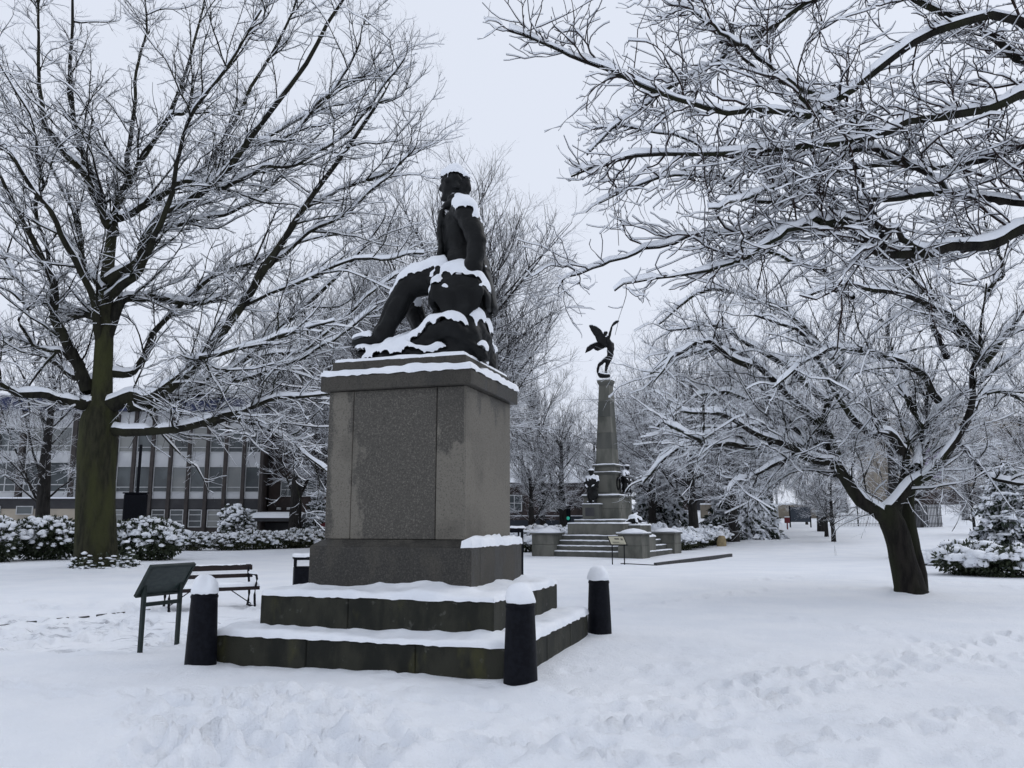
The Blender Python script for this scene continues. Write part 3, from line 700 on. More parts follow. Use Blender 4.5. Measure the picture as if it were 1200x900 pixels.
def trunk_mesh(name, P, R, n=16, flare=0.45, flz=0.9, rough=0.05, seed=1):
    P = np.asarray(P, float); R = np.asarray(R, float)
    T, S, W = frames(P[None]); S = np.repeat(np.array([[[1.0, 0, 0]]]), P.shape[0], 1)[0]; S = nrm(S - T[0] * (S * T[0]).sum(-1, keepdims=True)); W = np.cross(T[0], S)
    a = np.arange(n) * 2 * math.pi / n
    z = P[:, 2] - P[0, 2]
    fl = 1 + flare * np.exp(-np.maximum(z - 0.25, 0) / flz)[:, None] * (0.55 + 0.45 * np.cos(a * 5 + seed) * np.exp(-z / flz)[:, None])
    V = P[:, None] + R[:, None, None] * fl[..., None] * (S[:, None] * np.cos(a)[:, None] + W[:, None] * np.sin(a)[:, None])
    rad = V - P[:, None]; V = P[:, None] + rad * (1 + rough * 2 * noise3(V * np.array([1, 1, 0.35]), 3.0 / max(R[0], 0.2), seed) + rough * noise3(V * np.array([1, 1, .25]), 9, seed + 1))[..., None]
    return quads(name, V, ring_faces(1, len(P), n))
def build_tree(name, label, base, trunk, limbs, crown, mats, snow_th, rng, group=None, sides=(8, 4, 3), nsnow=(5, 3), trunk_n=18, gap=0.0, flare=0.45, snow_gap=0.12, wide=0.006, cat='tree', twigs=None, flz=.38):
    """trunk/limbs: list of (P,R) single polylines (world); crown: list of (P,R) batches, thick to thin (world)"""
    t = thing(name, label, cat, tuple(base), 0, group)
    b = np.array(base, float)
    for k, (P, R) in enumerate(trunk):
        obj('trunk', trunk_mesh('trunk', P[0] - b, R[0], trunk_n, flare if k == 0 else 0.0, flz, seed=k + 2), mats[0], t)
    for P, R in limbs:
        V, F = tubes(P - b, R, sides[0]); lo = obj('limb', quads('limb', V, F), mats[1], t)
        V, F = snow_strip(P - b, R, snow_th[0], rng, nsnow[0], 0.03, 0.006, 0.6)
        obj('snow', quads('snow', V, F), SNOW, lo)
    tw, sn = [], []
    if twigs is not None:
        o = obj('twigs', quads('twigs', *merge([tubes(q[0] - b, q[1], 3) for q in twigs]), smooth=False), MATS['twig_near'], t); o['kind'] = 'stuff'
    for k, (P, R) in enumerate(crown):
        s = sides[1] if k == 0 else sides[2]
        tw.append(tubes(P - b, R, s)); sn.append(snow_strip(P - b, R, snow_th[min(k + 1, len(snow_th) - 1)], rng, nsnow[1], snow_gap, wide))
    c = obj('crown', quads('crown', *merge(tw)), mats[2], t); c['kind'] = 'stuff'
    c2 = obj('snow_on_branches', quads('snow_on_branches', *merge(sn)), SNOW, t); c2['kind'] = 'stuff'
    return t
def cat2(L):  # stack equal-K batches
    return np.concatenate([x[0] for x in L]), np.concatenate([x[1] for x in L])
def resample(P, R, K):
    s = np.linspace(0, P.shape[1] - 1, K); i = np.minimum(s.astype(int), P.shape[1] - 2); w = (s - i)
    return P[:, i] * (1 - w)[None, :, None] + P[:, i + 1] * w[None, :, None], R[:, i] * (1 - w) + R[:, i + 1] * w

# ---- the great spreading tree beside the board
def tri(n, *c): print('TWIGS', n, [x[0].shape for x in c])
def great_tree():
    rng = np.random.default_rng(11)
    g = on_ground(113, 668); D = g[1] + 0.6; base = (g[0], D, float(ground_h(g[0], D)))
    tr = catmull([at(113, 680, D), at(113, 660, D), at(112, 620, D), at(112, 560, D), at(114, 520, D), at(117, 485, D), at(119, 460, D)], 30)
    trr = np.interp(np.linspace(0, 1, 30), [0, .12, .45, .8, 1], [.70, .66, .62, .62, .30])
    stem = catmull([at(117, 500, D), at(119, 470, D), at(122, 400, D), at(124, 345, D + .2), at(128, 300, D + .3), at(133, 262, D + .4), at(136, 235, D + .5)], 16)
    trunk = [(tr[None], trr[None]), (stem[None], np.interp(np.linspace(0, 1, 16), [0, .2, .72, 1], [.40, .34, .19, .07])[None])]
    LB = [
     ([(122, 478), (160, 470), (187, 463), (256, 384), (309, 315), (373, 224), (427, 150), (455, 95)], -1.5, .30, .05),
     ([(150, 474), (187, 469), (250, 453), (299, 421), (341, 384), (405, 315), (450, 255)], 2.5, .26, .045),
     ([(128, 505), (150, 503), (180, 508), (220, 500), (260, 482), (300, 467), (345, 465), (385, 463)], -3.0, .20, .05),
     ([(230, 498), (262, 492), (300, 505), (340, 520), (378, 545)], -1.0, .09, .02),
     ([(112, 480), (97, 473), (67, 470), (33, 463), (0, 447), (-60, 430)], -3.0, .27, .08),
     ([(124, 395), (140, 360), (160, 341), (213, 347), (256, 352), (290, 320), (330, 240)], 3.0, .22, .05),
     ([(103, 460), (88, 427), (67, 373), (56, 325), (21, 261), (-5, 213), (-40, 140)], -2.5, .24, .06),
     ([(122, 385), (107, 373), (75, 362), (32, 336), (0, 304), (-50, 270)], 2.0, .20, .07),
     ([(132, 268), (123, 250), (101, 197), (88, 107), (85, 0), (80, -80)], 1.0, .19, .07),
     ([(126, 330), (152, 304), (176, 272), (235, 224), (288, 165), (363, 69), (405, -5), (430, -50)], -2.5, .22, .06),
     ([(134, 275), (138, 250), (144, 224), (197, 139), (235, 43), (250, -30)], 0.5, .18, .06),
     ([(136, 255), (155, 240), (213, 213), (245, 187), (299, 107), (340, 0), (352, -60)], 3.0, .18, .05),
     ([(130, 262), (115, 219), (69, 176), (48, 107), (40, 27), (35, -60)], -1.5, .18, .06),
     ([(136, 240), (150, 180), (160, 90), (172, -40)], 2.0, .15, .06),
     ([(122, 340), (95, 300), (80, 230), (20, 130), (-20, 60)], 3.5, .16, .05),
     ([(150, 470), (215, 440), (245, 415), (330, 395), (395, 372)], -4.0, .15, .04),
     ([(120, 420), (110, 350), (60, 260), (10, 180), (-30, 140)], -5.0, .17, .05),
     ([(126, 350), (170, 300), (200, 230), (222, 120), (300, 10)], -5.0, .17, .05),
     ([(120, 440), (170, 420), (240, 330), (320, 300), (420, 270)], 5.0, .17, .05),
     ([(118, 450), (60, 420), (20, 400), (-40, 385)], 4.0, .15, .05),
     ([(256, 384), (300, 350), (360, 330), (440, 306), (500, 296)], -2.0, .08, .02),
     ([(235, 224), (290, 215), (350, 190), (420, 120), (478, 60)], -2.2, .08, .02),
     ([(288, 165), (340, 150), (400, 90), (440, 20)], -2.0, .07, .02),
     ([(309, 315), (360, 280), (430, 230), (485, 165)], -1.0, .07, .02),
     ([(360, 243), (420, 215), (465, 190), (496, 150)], 0.5, .06, .02),
     ([(299, 421), (350, 410), (420, 350), (482, 318)], 2.0, .08, .02),
     ([(176, 272), (230, 258), (290, 240), (370, 160), (430, 115)], 2.5, .09, .02),
     ([(197, 139), (230, 120), (290, 50), (320, -20)], 1.5, .07, .02),
     ([(213, 213), (260, 200), (300, 170), (390, 110), (462, 78)], 1.0, .08, .02),
     ([(250, 453), (320, 440), (380, 400), (440, 360)], -2.0, .08, .02),
     ([(88, 427), (50, 400), (20, 350), (-10, 330)], -1.5, .08, .02),
     ([(56, 325), (40, 250), (45, 180), (20, 90)], -3.0, .08, .02),
    ]
    limbs = [px_limb(px, D, off, r0 * (1.12 if r0 > .19 else 1.0), min(r1, .024), rng, 28, .05) for px, off, r0, r1 in LB]
    LP, LR = cat2(limbs)
    c1 = spawn(LP, LR, rng, 2.3, 1.2, 4.8, (22, 60), 9, 0.10, 0.04, 0.17, 0.0115, 0.015, 0.22, shrink=.34)
    c2 = spawn(*c1, rng, 3.6, 0.4, 2.0, (26, 66), 5, 0.06, 0.045, 0.20, 0.0115, 0.0112, 0.45)
    c2b = spawn(LP, LR, rng, 2.2, 0.5, 1.7, (35, 80), 5, 0.15, 0.08, 0.15, 0.0115, 0.0112, 0.45)
    c2 = cat2([c2, c2b])
    c3 = spawn(*c2, rng, 6.0, 0.16, 0.80, (26, 68), 3, 0.06, 0.05, 0.22, 0.012, 0.0092, 0.6)
    tri('great', c1, c2, c3)
    return build_tree('oak_tree', 'huge spreading bare tree with green-tinged trunk and ivy at its foot, near the bench', base, trunk, limbs, [c1, c2],
                      (MATS['bark_green'], MATS['bark_limb'], MATS['bark_dark']), (.14, .068, .030), rng, sides=(8, 5, 3), wide=0.002, snow_gap=.15, flare=.42, twigs=[c3])
oak = great_tree()

# ---- the forked dark tree on the lawn
def forked_tree():
    rng = np.random.default_rng(23)
    g = on_ground(1063, 697); D = g[1] + 0.35; base = (g[0], D, float(ground_h(g[0], D)))
    tr = catmull([at(1067, 708, D), at(1066, 690, D), at(1058, 655, D), at(1050, 625, D), at(1041, 603, D), at(1036, 590, D)], 24)
    tr2 = catmull([at(1079, 694, D + .35), at(1077, 672, D + .35), at(1068, 630, D + .3), at(1064, 590, D + .3), at(1070, 560, D + .3), at(1082, 520, D + .4)], 22)
    trunk = [(tr[None], np.interp(np.linspace(0, 1, 24), [0, .2, .7, .93, 1], [.32, .275, .265, .21, .06])[None]), (tr2[None], np.linspace(.18, .10, 22)[None])]
    LB = [
     ([(1048, 612), (1020, 588), (984, 558), (957, 540), (925, 520), (880, 500), (845, 482), (800, 480)], -1.2, .19, .04),
     ([(1040, 600), (1062, 573), (1092, 549), (1119, 513), (1140, 480), (1150, 430), (1148, 400), (1160, 340)], -0.6, .175, .08),
     ([(1048, 606), (1056, 570), (1059, 534), (1071, 501), (1090, 465), (1110, 420)], 0.8, .15, .05),
     ([(1075, 550), (1090, 520), (1110, 480), (1160, 430), (1230, 380)], 1.5, .13, .05),
     ([(958, 541), (962, 510), (970, 470), (985, 420), (1000, 350)], 0.5, .15, .05),
     ([(985, 558), (960, 500), (925, 460), (890, 430), (850, 410), (795, 415), (760, 445)], 1.2, .16, .04),
     ([(930, 523), (900, 520), (850, 523), (820, 510), (780, 495)], -2.0, .10, .03),
     ([(1119, 520), (1135, 535), (1157, 553), (1190, 560), (1225, 575)], -1.5, .08, .03),
     ([(1058, 530), (1035, 505), (1010, 495), (985, 470), (940, 400), (890, 370)], -1.8, .12, .035),
     ([(1148, 420), (1120, 380), (1070, 350), (1010, 340), (940, 345)], -1.5, .11, .035),
     ([(1150, 430), (1180, 390), (1230, 350), (1290, 330)], -1.0, .11, .04),
     ([(1000, 350), (960, 320), (900, 300), (840, 310)], 0.8, .07, .03),
     ([(985, 430), (940, 380), (880, 345), (820, 345), (770, 380)], 2.0, .09, .03),
     ([(1110, 420), (1090, 370), (1060, 320), (1010, 280)], 1.5, .08, .03),
     ([(1160, 345), (1170, 300), (1150, 250)], 0.5, .07, .03),
     ([(1100, 470), (1060, 430), (1000, 410), (950, 420), (900, 450)], -2.6, .09, .03),
     ([(1085, 500), (1060, 450), (1040, 390), (1030, 330)], 3.0, .10, .03),
     ([(1140, 480), (1180, 460), (1230, 470), (1280, 500)], 1.5, .08, .03),
     ([(957, 540), (930, 500), (870, 470), (810, 460), (760, 500)], 3.0, .10, .03),
     ([(957, 541), (910, 508), (850, 500), (795, 525), (755, 568)], 0.8, .08, .03),
     ([(984, 558), (935, 540), (885, 552), (845, 585)], -1.6, .07, .03),
     ([(880, 430), (835, 405), (800, 410), (770, 440)], -0.8, .07, .03),
     ([(970, 470), (920, 425), (865, 395), (820, 378), (785, 385)], 1.6, .09, .03),
     ([(1150, 420), (1110, 370), (1060, 300), (1040, 260)], -0.4, .08, .03),
    ]
    limbs = [px_limb(px, D, off, r0, min(r1, .018), rng, 26, 0.028) for px, off, r0, r1 in LB]
    LP, LR = cat2(limbs)
    c1 = spawn(LP, LR, rng, 6.0, 0.7, 3.0, (24, 66), 9, 0.08, 0.03, 0.18, 0.0105, 0.011, 0.3, droop=0.10)
    c2 = spawn(*c1, rng, 6.6, 0.3, 1.25, (24, 66), 5, 0.06, 0.02, 0.19, 0.010, 0.0080, 0.5, droop=0.06)
    c2 = cat2([c2, spawn(LP, LR, rng, 5.0, 0.3, 1.1, (35, 80), 5, 0.10, 0.06, 0.19, 0.010, 0.0080, 0.5)])
    c3 = spawn(*c2, rng, 6.6, 0.12, 0.58, (25, 68), 3, 0.06, 0.03, 0.20, 0.010, 0.0064, 0.6)
    tri('forked', c1, c2, c3)
    t = build_tree('ornamental_tree', 'dark forked tree with low spreading snow-laden boughs standing alone on the lawn', base, trunk, limbs, [c1],
                      (MATS['bark_dark'], MATS['bark_dark'], MATS['bark_dark']), (.10, .045), rng, sides=(8, 5, 3), wide=0.001, snow_gap=.15, flare=0.5, flz=.3, twigs=[c2, c3])
    # snow lodged in the fork
    return t
forked_tree()

# ---- boughs reaching over from a tree whose trunk stands right of the view
def overhanging_tree():
    rng = np.random.default_rng(37)
    D = 7.2; base = (6.6, 7.6, 0.0)
    tr = catmull([(6.6, 7.6, -.2), (6.6, 7.6, .6), (6.5, 7.5, 1.8), (6.35, 7.45, 3.0), (6.3, 7.4, 4.2), (6.25, 7.4, 5.2), (6.2, 7.4, 6.0), (6.3, 7.5, 7.2), (6.2, 7.4, 8.2)], 30)
    trunk = [(tr[None], np.interp(np.linspace(0, 1, 30), [0, .12, .55, .8, 1], [.28, .25, .18, .09, .015])[None])]
    def limb(start, px, off, r0, r1):
        pts = [start] + [at(u, v, D + off * (k + 1) / len(px)) for k, (u, v) in enumerate(px)]
        P = catmull(pts, 34); w = rng.normal(0, .028, P.shape); w[0] = 0; P = P + 0.5 * w + 0.25 * np.roll(w, 1, 0) + 0.25 * np.roll(w, -1, 0)
        return P[None], (r0 + (r1 - r0) * np.linspace(0, 1, 34) ** 0.6)[None]
    s1, s2, s3, s4 = (6.33, 7.42, 3.1), (6.3, 7.4, 4.0), (6.25, 7.4, 5.0), (6.3, 7.4, 4.4)
    LB = [(s1, [(1260, 255), (1200, 270), (1150, 284), (1090, 297), (1040, 296), (1000, 268), (960, 258)], -0.5, .085, .030),
          (s2, [(1260, 100), (1200, 112), (1141, 128), (1072, 139), (1024, 160), (954, 171), (859, 181), (741, 187), (672, 208)], -0.9, .075, .008),
          (s3, [(1230, 95), (1200, 69), (1157, 37), (1093, 11), (1020, -20)], 0.6, .065, .025),
          (s3, [(1210, 30), (1115, 32), (1040, 69), (976, 112), (954, 133), (901, 128), (848, 133), (794, 112), (741, 96), (680, 72), (640, 52), (600, 36)], -1.2, .055, .007),
          (s4, [(1280, 232), (1200, 240), (1125, 229), (1040, 235), (976, 229), (880, 235), (848, 213), (784, 208), (700, 240)], 0.7, .05, .007),
          (s3, [(1230, -40), (1100, -30), (980, -10), (900, 30), (830, 80), (760, 120), (690, 180)], 0.8, .05, .007),
          ((6.2, 7.4, 6.0), [(1330, -120), (1300, -220), (1250, -330)], 1.0, .06, .01), ((6.25, 7.45, 6.6), [(1500, -200), (1600, -260), (1700, -330)], 1.5, .06, .01), ((6.3, 7.4, 4.6), [(1560, 100), (1680, 60), (1800, 40)], 2.0, .08, .01),
          (s2, [(1240, 170), (1180, 180), (1100, 200), (1020, 195), (950, 205), (870, 190), (790, 160), (720, 150)], 1.4, .05, .007)]
    limbs = [limb(a[0], a[1], a[2], a[3] * .88, a[4]) for a in LB]
    def sub(px, y0, off, r0, r1):
        P = catmull([at(u, v, y0 + off * k / (len(px) - 1)) for k, (u, v) in enumerate(px)], 34); w = rng.normal(0, .016, P.shape); w[0] = 0
        return (P + w)[None], (r0 + (r1 - r0) * np.linspace(0, 1, 34) ** 0.7)[None]
    limbs += [sub([(1085, 296), (1040, 270), (987, 256), (933, 267), (880, 300), (859, 309), (790, 322), (718, 338)], 6.83, -0.4, .028, .006),
              sub([(1000, 262), (950, 262), (900, 272), (850, 275), (773, 288), (700, 312), (652, 333)], 6.75, 0.5, .024, .006),
              sub([(1038, 296), (1034, 285), (1024, 250), (1008, 203), (990, 170)], 6.85, -0.2, .035, .008),
              sub([(954, 133), (930, 100), (880, 60), (820, 20), (780, -20)], 6.7, 0.5, .025, .007),
              sub([(1024, 160), (980, 120), (900, 90), (840, 40), (800, 0), (760, -30)], 6.8, 1.0, .026, .007),
              sub([(1120, 230), (1060, 190), (1000, 180), (940, 215), (900, 222), (830, 250)], 7.3, -1.0, .025, .006)]
    LP, LR = cat2(limbs)
    c1 = spawn(LP, LR, rng, 6.5, 0.4, 1.8, (20, 62), 11, 0.06, 0.02, 0.24, 0.0085, 0.0085, 0.42, droop=.05, shrink=.72)
    c2 = spawn(*c1, rng, 8.6, 0.2, 0.9, (22, 64), 7, 0.06, 0.05, 0.24, 0.0075, 0.0046, 0.55)
    c2 = cat2([c2, spawn(LP, LR, rng, 4.6, 0.2, 0.9, (30, 75), 7, 0.05, 0.07, 0.24, 0.0075, 0.0046, 0.55, shrink=.7)])
    c3 = spawn(*c2, rng, 3.8, 0.05, 0.32, (30, 65), 4, 0.1, 0.05, 0.14, 0.010, 0.0036, 0.75)
    tri('over', c1, c2, c3)
    return build_tree('cherry_tree', 'tree with long thin reddish twigs whose snowy boughs arch overhead, trunk out of view', base, trunk, limbs, [c1, c2, c3],
                      (MATS['bark_dark'], MATS['bark_dark'], MATS['bark_red']), (.052, .028, .015, .008), rng, sides=(9, 5, 3), nsnow=(5, 3), snow_gap=0.18, wide=0.002)
overhanging_tree()

# ---- further trees: a few kinds, then copies
def far_tree(name, label, rng, H, r, kind, group):
    """kind: 'upswept', 'round', 'weeping'"""
    hz = np.linspace(0, 1, 14); top = {'upswept': .62, 'round': .60, 'weeping': .66}[kind]
    tr = np.stack([0.25 * np.sin(hz * 4 + r * 9) * hz, 0.2 * np.cos(hz * 3) * hz - .2 * hz, -0.3 + hz * (H * top + .3)], -1)
    trr = r * np.interp(hz, [0, .1, .5, 1], [1.12, 1.0, .72, .2])
    T1 = (tr[None], trr[None])
    A = {'upswept': (22, 52), 'round': (32, 72), 'weeping': (45, 85)}[kind]; U = {'upswept': .028, 'round': .02, 'weeping': .05}[kind]
    DR = {'upswept': 0, 'round': 0.015, 'weeping': .13}[kind]; nl = {'upswept': 44, 'round': 24, 'weeping': 40}[kind]
    l1 = spawn(*T1, rng, nl / (H * top), H * .40, H * .60, A, 12, {'upswept': .22, 'round': .26, 'weeping': .22}[kind], U, .075, .011, .03, .12, DR * .5, shrink=.38)
    c1 = spawn(*l1, rng, (34 if kind == 'upswept' else 26) / H, H * .09, H * .24, (22, 52), 7, .12, U, .10, .010, .018, .35, DR)
    c2 = spawn(*c1, rng, 62 / H, H * .035, H * .105, (22, 58), 4, .06, U, .12, .010, .0145 * H / 16, .55, DR * 1.2)
    c3 = spawn(*c2, rng, (80 if kind == 'upswept' else 92) / H, H * .018, H * .052, (20, 58), 2, .06, U, .12, .011, .0125 * H / 16, .7, DR)
    tri(label[:14], l1, c1, c2, c3)
    t = thing(name, label, 'tree', (0, 0, 0), 0, group)
    obj('trunk', trunk_mesh('trunk', tr, trr, 12, 0.25, 0.5, seed=int(r * 100)), MATS['bark_far'], t)
    obj('limbs', quads('limbs', *tubes(*l1, 6)), MATS['bark_far'], t)['kind'] = 'stuff'
    c = obj('crown', quads('crown', *merge([tubes(*c1, 4), tubes(*c2, 3), tubes(*c3, 3)]), smooth=False), MATS['twig_far'], t); c['kind'] = 'stuff'
    return t

# ================================================================== SHRUBS
def leaf_quads(C, N, size, rng, fold=0.25, aspect=0.42):
    """one bent leaf per point: C centres, N pointing directions"""
    M = len(C); d = nrm(N + rng.normal(0, .45, (M, 3))); side = nrm(np.cross(d, rng.normal(size=(M, 3)))); up = np.cross(side, d)
    s = size * rng.uniform(.65, 1.25, (M, 1))
    a = C; b = C + d * s * .5 + side * s * aspect * .5 - up * s * fold * .3; c = C + d * s - up * s * fold; e = C + d * s * .5 - side * s * aspect * .5 - up * s * fold * .3
    V = np.stack([a, b, c, e], 1); return V.reshape(-1, 3), np.arange(M * 4).reshape(-1, 4)
def snow_pads(C, r, h, rng, n=6):
    """small uneven domes of snow"""
    M = len(C); a = np.arange(n) * 2 * math.pi / n; big = np.where(rng.random(M) < .14, 2.0, 1.0); r = r * big; h = h * big ** .6
    prof = np.array([(0.75, -.45), (1.0, 0.05), (0.72, .70), (0.0, 1.0)])
    rr = (r * rng.uniform(.55, 1.35, M))[:, None, None] * (1 + rng.uniform(-.28, .28, (M, len(prof), n))) * prof[:, 0][None, :, None]
    el = rng.uniform(.7, 1.5, M)[:, None, None]; ph = rng.uniform(0, 6.3, M)[:, None, None]
    x = rr * np.cos(a + ph) * el; y = rr * np.sin(a + ph) / el; z = (h * rng.uniform(.6, 1.3, M))[:, None, None] * (prof[:, 1][None, :, None] + rng.uniform(-.15, .15, (M, len(prof), n)) * (prof[:, 0] > 0)[None, :, None])
    V = C[:, None, None] + np.stack([x, y, z], -1)
    return V.reshape(-1, 3), ring_faces(M, len(prof), n)
def lobes_points(lobes, n, rng, shell=0.65):
    """points through the volume of several ellipsoid lobes, most near their skin; returns points and outward normals"""
    L = np.array(lobes, float); w = L[:, 3] * L[:, 4] * L[:, 5]; w = w / w.sum(); k = rng.choice(len(L), n, p=w)
    d = nrm(rng.normal(size=(n, 3))); q = shell + (1.05 - shell) * rng.random(n) ** 0.6
    P = L[k, :3] + d * L[k, 3:6] * q[:, None]
    N = nrm(d / L[k, 3:6]); ok = P[:, 2] > 0.01
    return P[ok], N[ok]
def make_shrub(name, label, cat, lobes, nleaf, size, npad, pr, ph, mat, rng, loc=(0, 0, 0), group=None, padz=0.15, aspect=.42, stem=True, shell=.6):
    t = thing(name, label, cat, loc, 0, group)
    P, N = lobes_points(lobes, nleaf, rng, shell)
    V, F = leaf_quads(P, N + np.array([0, 0, .1]), size, rng, aspect=aspect); obj('foliage', quads('foliage', V, F, smooth=False), mat, t)['kind'] = 'stuff'
    P, N = lobes_points(lobes, npad * 3, rng, .97); ok = N[:, 2] > padz + rng.uniform(-.75, .25, len(N)); P = P[ok][:int(npad * 1.25)]
    P = P + rng.normal(0, .05, P.shape)
    V, F = snow_pads(P, pr * .72, ph * 1.15, rng); obj('snow', quads('snow', V, F), SNOW, t)['kind'] = 'stuff'
    if stem:
        zt = float(np.max(np.array(lobes)[:, 2])); st = []
        for k in range(5):
            l = lobes[k % len(lobes)]; st.append(catmull([(l[0] * .25, l[1] * .25, -.15), (l[0] * .6, l[1] * .6, l[2] * .5), (l[0], l[1], l[2])], 6))
        V, F = tubes(np.array(st), np.tile(np.linspace(.035, .012, 6), (5, 1)), 5); obj('stems', quads('stems', V, F), MATS['bark_dark'], t)['kind'] = 'stuff'
    return t
def rnd_lobes(rng, w, d, h, n=7):
    L = [(0, 0, h * .45, w * .42, d * .42, h * .5)]
    for _ in range(n):
        L.append((rng.uniform(-.36, .36) * w, rng.uniform(-.36, .36) * d, h * rng.uniform(.3, .72), w * rng.uniform(.14, .26), d * rng.uniform(.16, .28), h * rng.uniform(.2, .34)))
    return L
srng = np.random.default_rng(77)
def gpos(u, v, back=0.0):
    g = on_ground(u, v); y = g[1] + back; x = g[0] * y / g[1]; return (float(x), float(y), float(ground_h(x, y)))

shrubA = make_shrub('rhododendron', 'big leafy rhododendron mound loaded with snow, beside the great tree trunk', 'shrub', rnd_lobes(srng, 3.4, 2.4, 1.75), 6000, .18, 300, .15, .085, MATS['leaf_dark'], srng, gpos(172, 657, 1.2))
shrubB = make_shrub('rhododendron', 'leafy rhododendron left of the great tree trunk, snow on its upper leaves', 'shrub', rnd_lobes(srng, 3.2, 2.2, 1.8), 6000, .18, 270, .14, .08, MATS['leaf_dark'], srng, gpos(52, 657, 1.2))
make_shrub('round_shrub', 'tall rounded evergreen shrub rising above the hedge in front of the office windows', 'shrub', rnd_lobes(srng, 2.0, 1.9, 2.6, 9), 3600, .15, 210, .13, .08, MATS['leaf_dark'], srng, gpos(275, 645, 3.0))
copy_thing(shrubB, gpos(-10, 660, 1.5), 2.0, 'rhododendron at the end of the hedge under the wide office windows')
copy_thing(shrubA, gpos(108, 655, 2.5), 2.6, 'rhododendron hidden behind the great tree trunk', scale=(.9, .9, .8))
# the low clipped hedge: sections side by side
hedge0 = make_shrub('hedge_section', 'section of low snow-topped hedge in front of the office building', 'hedge', rnd_lobes(srng, 2.7, 1.5, 1.0, 10), 4200, .13, 240, .12, .07, MATS['leaf_hedge'], srng, gpos(222, 646, 1.0), 'hedge sections before the office')
hx0, hx1 = gpos(238, 647, 1.4), gpos(395, 641, 1.0)
for k in range(1, 7):
    f = k / 6.0; p = [hx0[i] + (hx1[i] - hx0[i]) * f for i in range(3)]
    copy_thing(hedge0, p, [0, 3.14, .1, 3.3, 6.2, 2.9, 0.2][k], None, None, (1.0, 1.0, [1, .9, 1.05, .95, 1.1, .92, 1.0][k]))['label'] = ['', 'hedge section next to the big rhododendron', 'hedge section just left of the rounded evergreen shrub', 'hedge section at the foot of the rounded evergreen shrub', 'hedge section in front of the snowy entrance canopy', 'hedge section between the entrance canopy and the young conifer', 'hedge section at the young conifer, meeting the plinth'][k]
for k, (u, v) in enumerate(((20, 652), (75, 651))):
    copy_thing(hedge0, gpos(u, v, 4.0), 3.0 * k)['label'] = ['hedge section under the wide office windows by the blue sign', 'hedge section between the blue sign and the great tree trunk'][k]
# ivy round the foot of the great tree
ob = oak.location
iv = []
P, N = [], []
for k in range(900):
    a = srng.uniform(0, 6.283); z = abs(srng.normal(0, .28)); rr = 0.98 - .35 * min(z, .8) + srng.uniform(-.05, .12); P.append((rr * math.cos(a), rr * math.sin(a), z * .8)); N.append((math.cos(a), math.sin(a), -.2))
V, F = leaf_quads(np.array(P), np.array(N), .13, srng, aspect=.8); obj('ivy', quads('ivy', V, F, smooth=False), MATS['leaf_dark'], oak)['kind'] = 'stuff'
PP = np.array(P)[::4]; V, F = snow_pads(PP * np.array([1.06, 1.06, 1]), .07, .035, srng); obj('ivy_snow', quads('ivy_snow', V, F), SNOW, oak)['kind'] = 'stuff'
# evergreen and bushes beside the lawn, right
def conifer(name, label, H, W, loc, seed, nl=9000, npad=700, droop=.35, group=None, pr=.16):
    rng = np.random.default_rng(seed); t = thing(name, label, 'conifer', loc, 0, group)
    nb = 110; z = rng.uniform(.06, .97, nb) * H; a = rng.uniform(0, 6.283, nb); L = W * .5 * (1 - z / H) ** .75 * rng.uniform(.7, 1.15, nb) + .12
    B = np.zeros((nb, 7, 3)); s = np.linspace(0, 1, 7)
    for k in range(nb):
        B[k, :, 0] = math.cos(a[k]) * L[k] * s; B[k, :, 1] = math.sin(a[k]) * L[k] * s; B[k, :, 2] = z[k] + L[k] * (.25 * s - droop * 1.6 * s ** 2)
    tr = np.stack([np.zeros(10), np.zeros(10), np.linspace(-.2, H * .97, 10)], -1)
    obj('trunk', trunk_mesh('trunk', tr, np.linspace(W * .035 + .03, .02, 10), 8, .2), MATS['bark_dark'], t)
    V, F = tubes(B, np.tile(np.linspace(.028, .008, 7), (nb, 1)), 4); obj('branches', quads('branches', V, F), MATS['bark_dark'], t)['kind'] = 'stuff'
    k = rng.integers(0, nb, nl); f = rng.random(nl) ** .7 * 5.999; i = f.astype(int); C = B[k, i] + (B[k, i + 1] - B[k, i]) * (f - i)[:, None]
    C = C + rng.normal(0, .05, C.shape) * np.array([1, 1, .7]); d = B[k, i + 1] - B[k, i]
    V, F = leaf_quads(C, nrm(d) + rng.normal(0, .5, C.shape) + np.array([0, 0, -.35]), .17 * W / 2.6 + .05, rng, aspect=.5); obj('foliage', quads('foliage', V, F, smooth=False), MATS['needles'], t)['kind'] = 'stuff'
    ns = int(nl * 1.15); k = rng.integers(0, nb, ns); f = .5 + rng.random(ns) ** .75 * 5.49; i = f.astype(int); C = B[k, i] + (B[k, i + 1] - B[k, i]) * (f - i)[:, None] + np.array([0, 0, .045]) + rng.normal(0, .06, (ns, 3)) * np.array([1, 1, .5])
    V, F = leaf_quads(C, nrm(B[k, i + 1] - B[k, i]) + rng.normal(0, .45, C.shape) * np.array([1, 1, .3]) + np.array([0, 0, -.3]), .17 * W / 2.6 + .03, rng, aspect=.6); obj('snowy_sprays', quads('snowy_sprays', V, F, smooth=False), SNOW, t)['kind'] = 'stuff'
    npad = npad // 2
    k = rng.integers(0, nb, npad); f = .8 + rng.random(npad) ** .8 * 5.19; i = f.astype(int); C = B[k, i] + (B[k, i + 1] - B[k, i]) * (f - i)[:, None] + np.array([0, 0, .05]) + rng.normal(0, .06, (npad, 3)) * np.array([1, 1, .3])
    V, F = snow_pads(C, pr, .06, rng); obj('snow', quads('snow', V, F), SNOW, t)['kind'] = 'stuff'
    return t
p = gpos(1192, 668, 1.2); conifer('conifer', 'dense dark evergreen with drooping snow-laden tips above the low bushes', 3.6, 3.2, p, 3, 8000, 560)
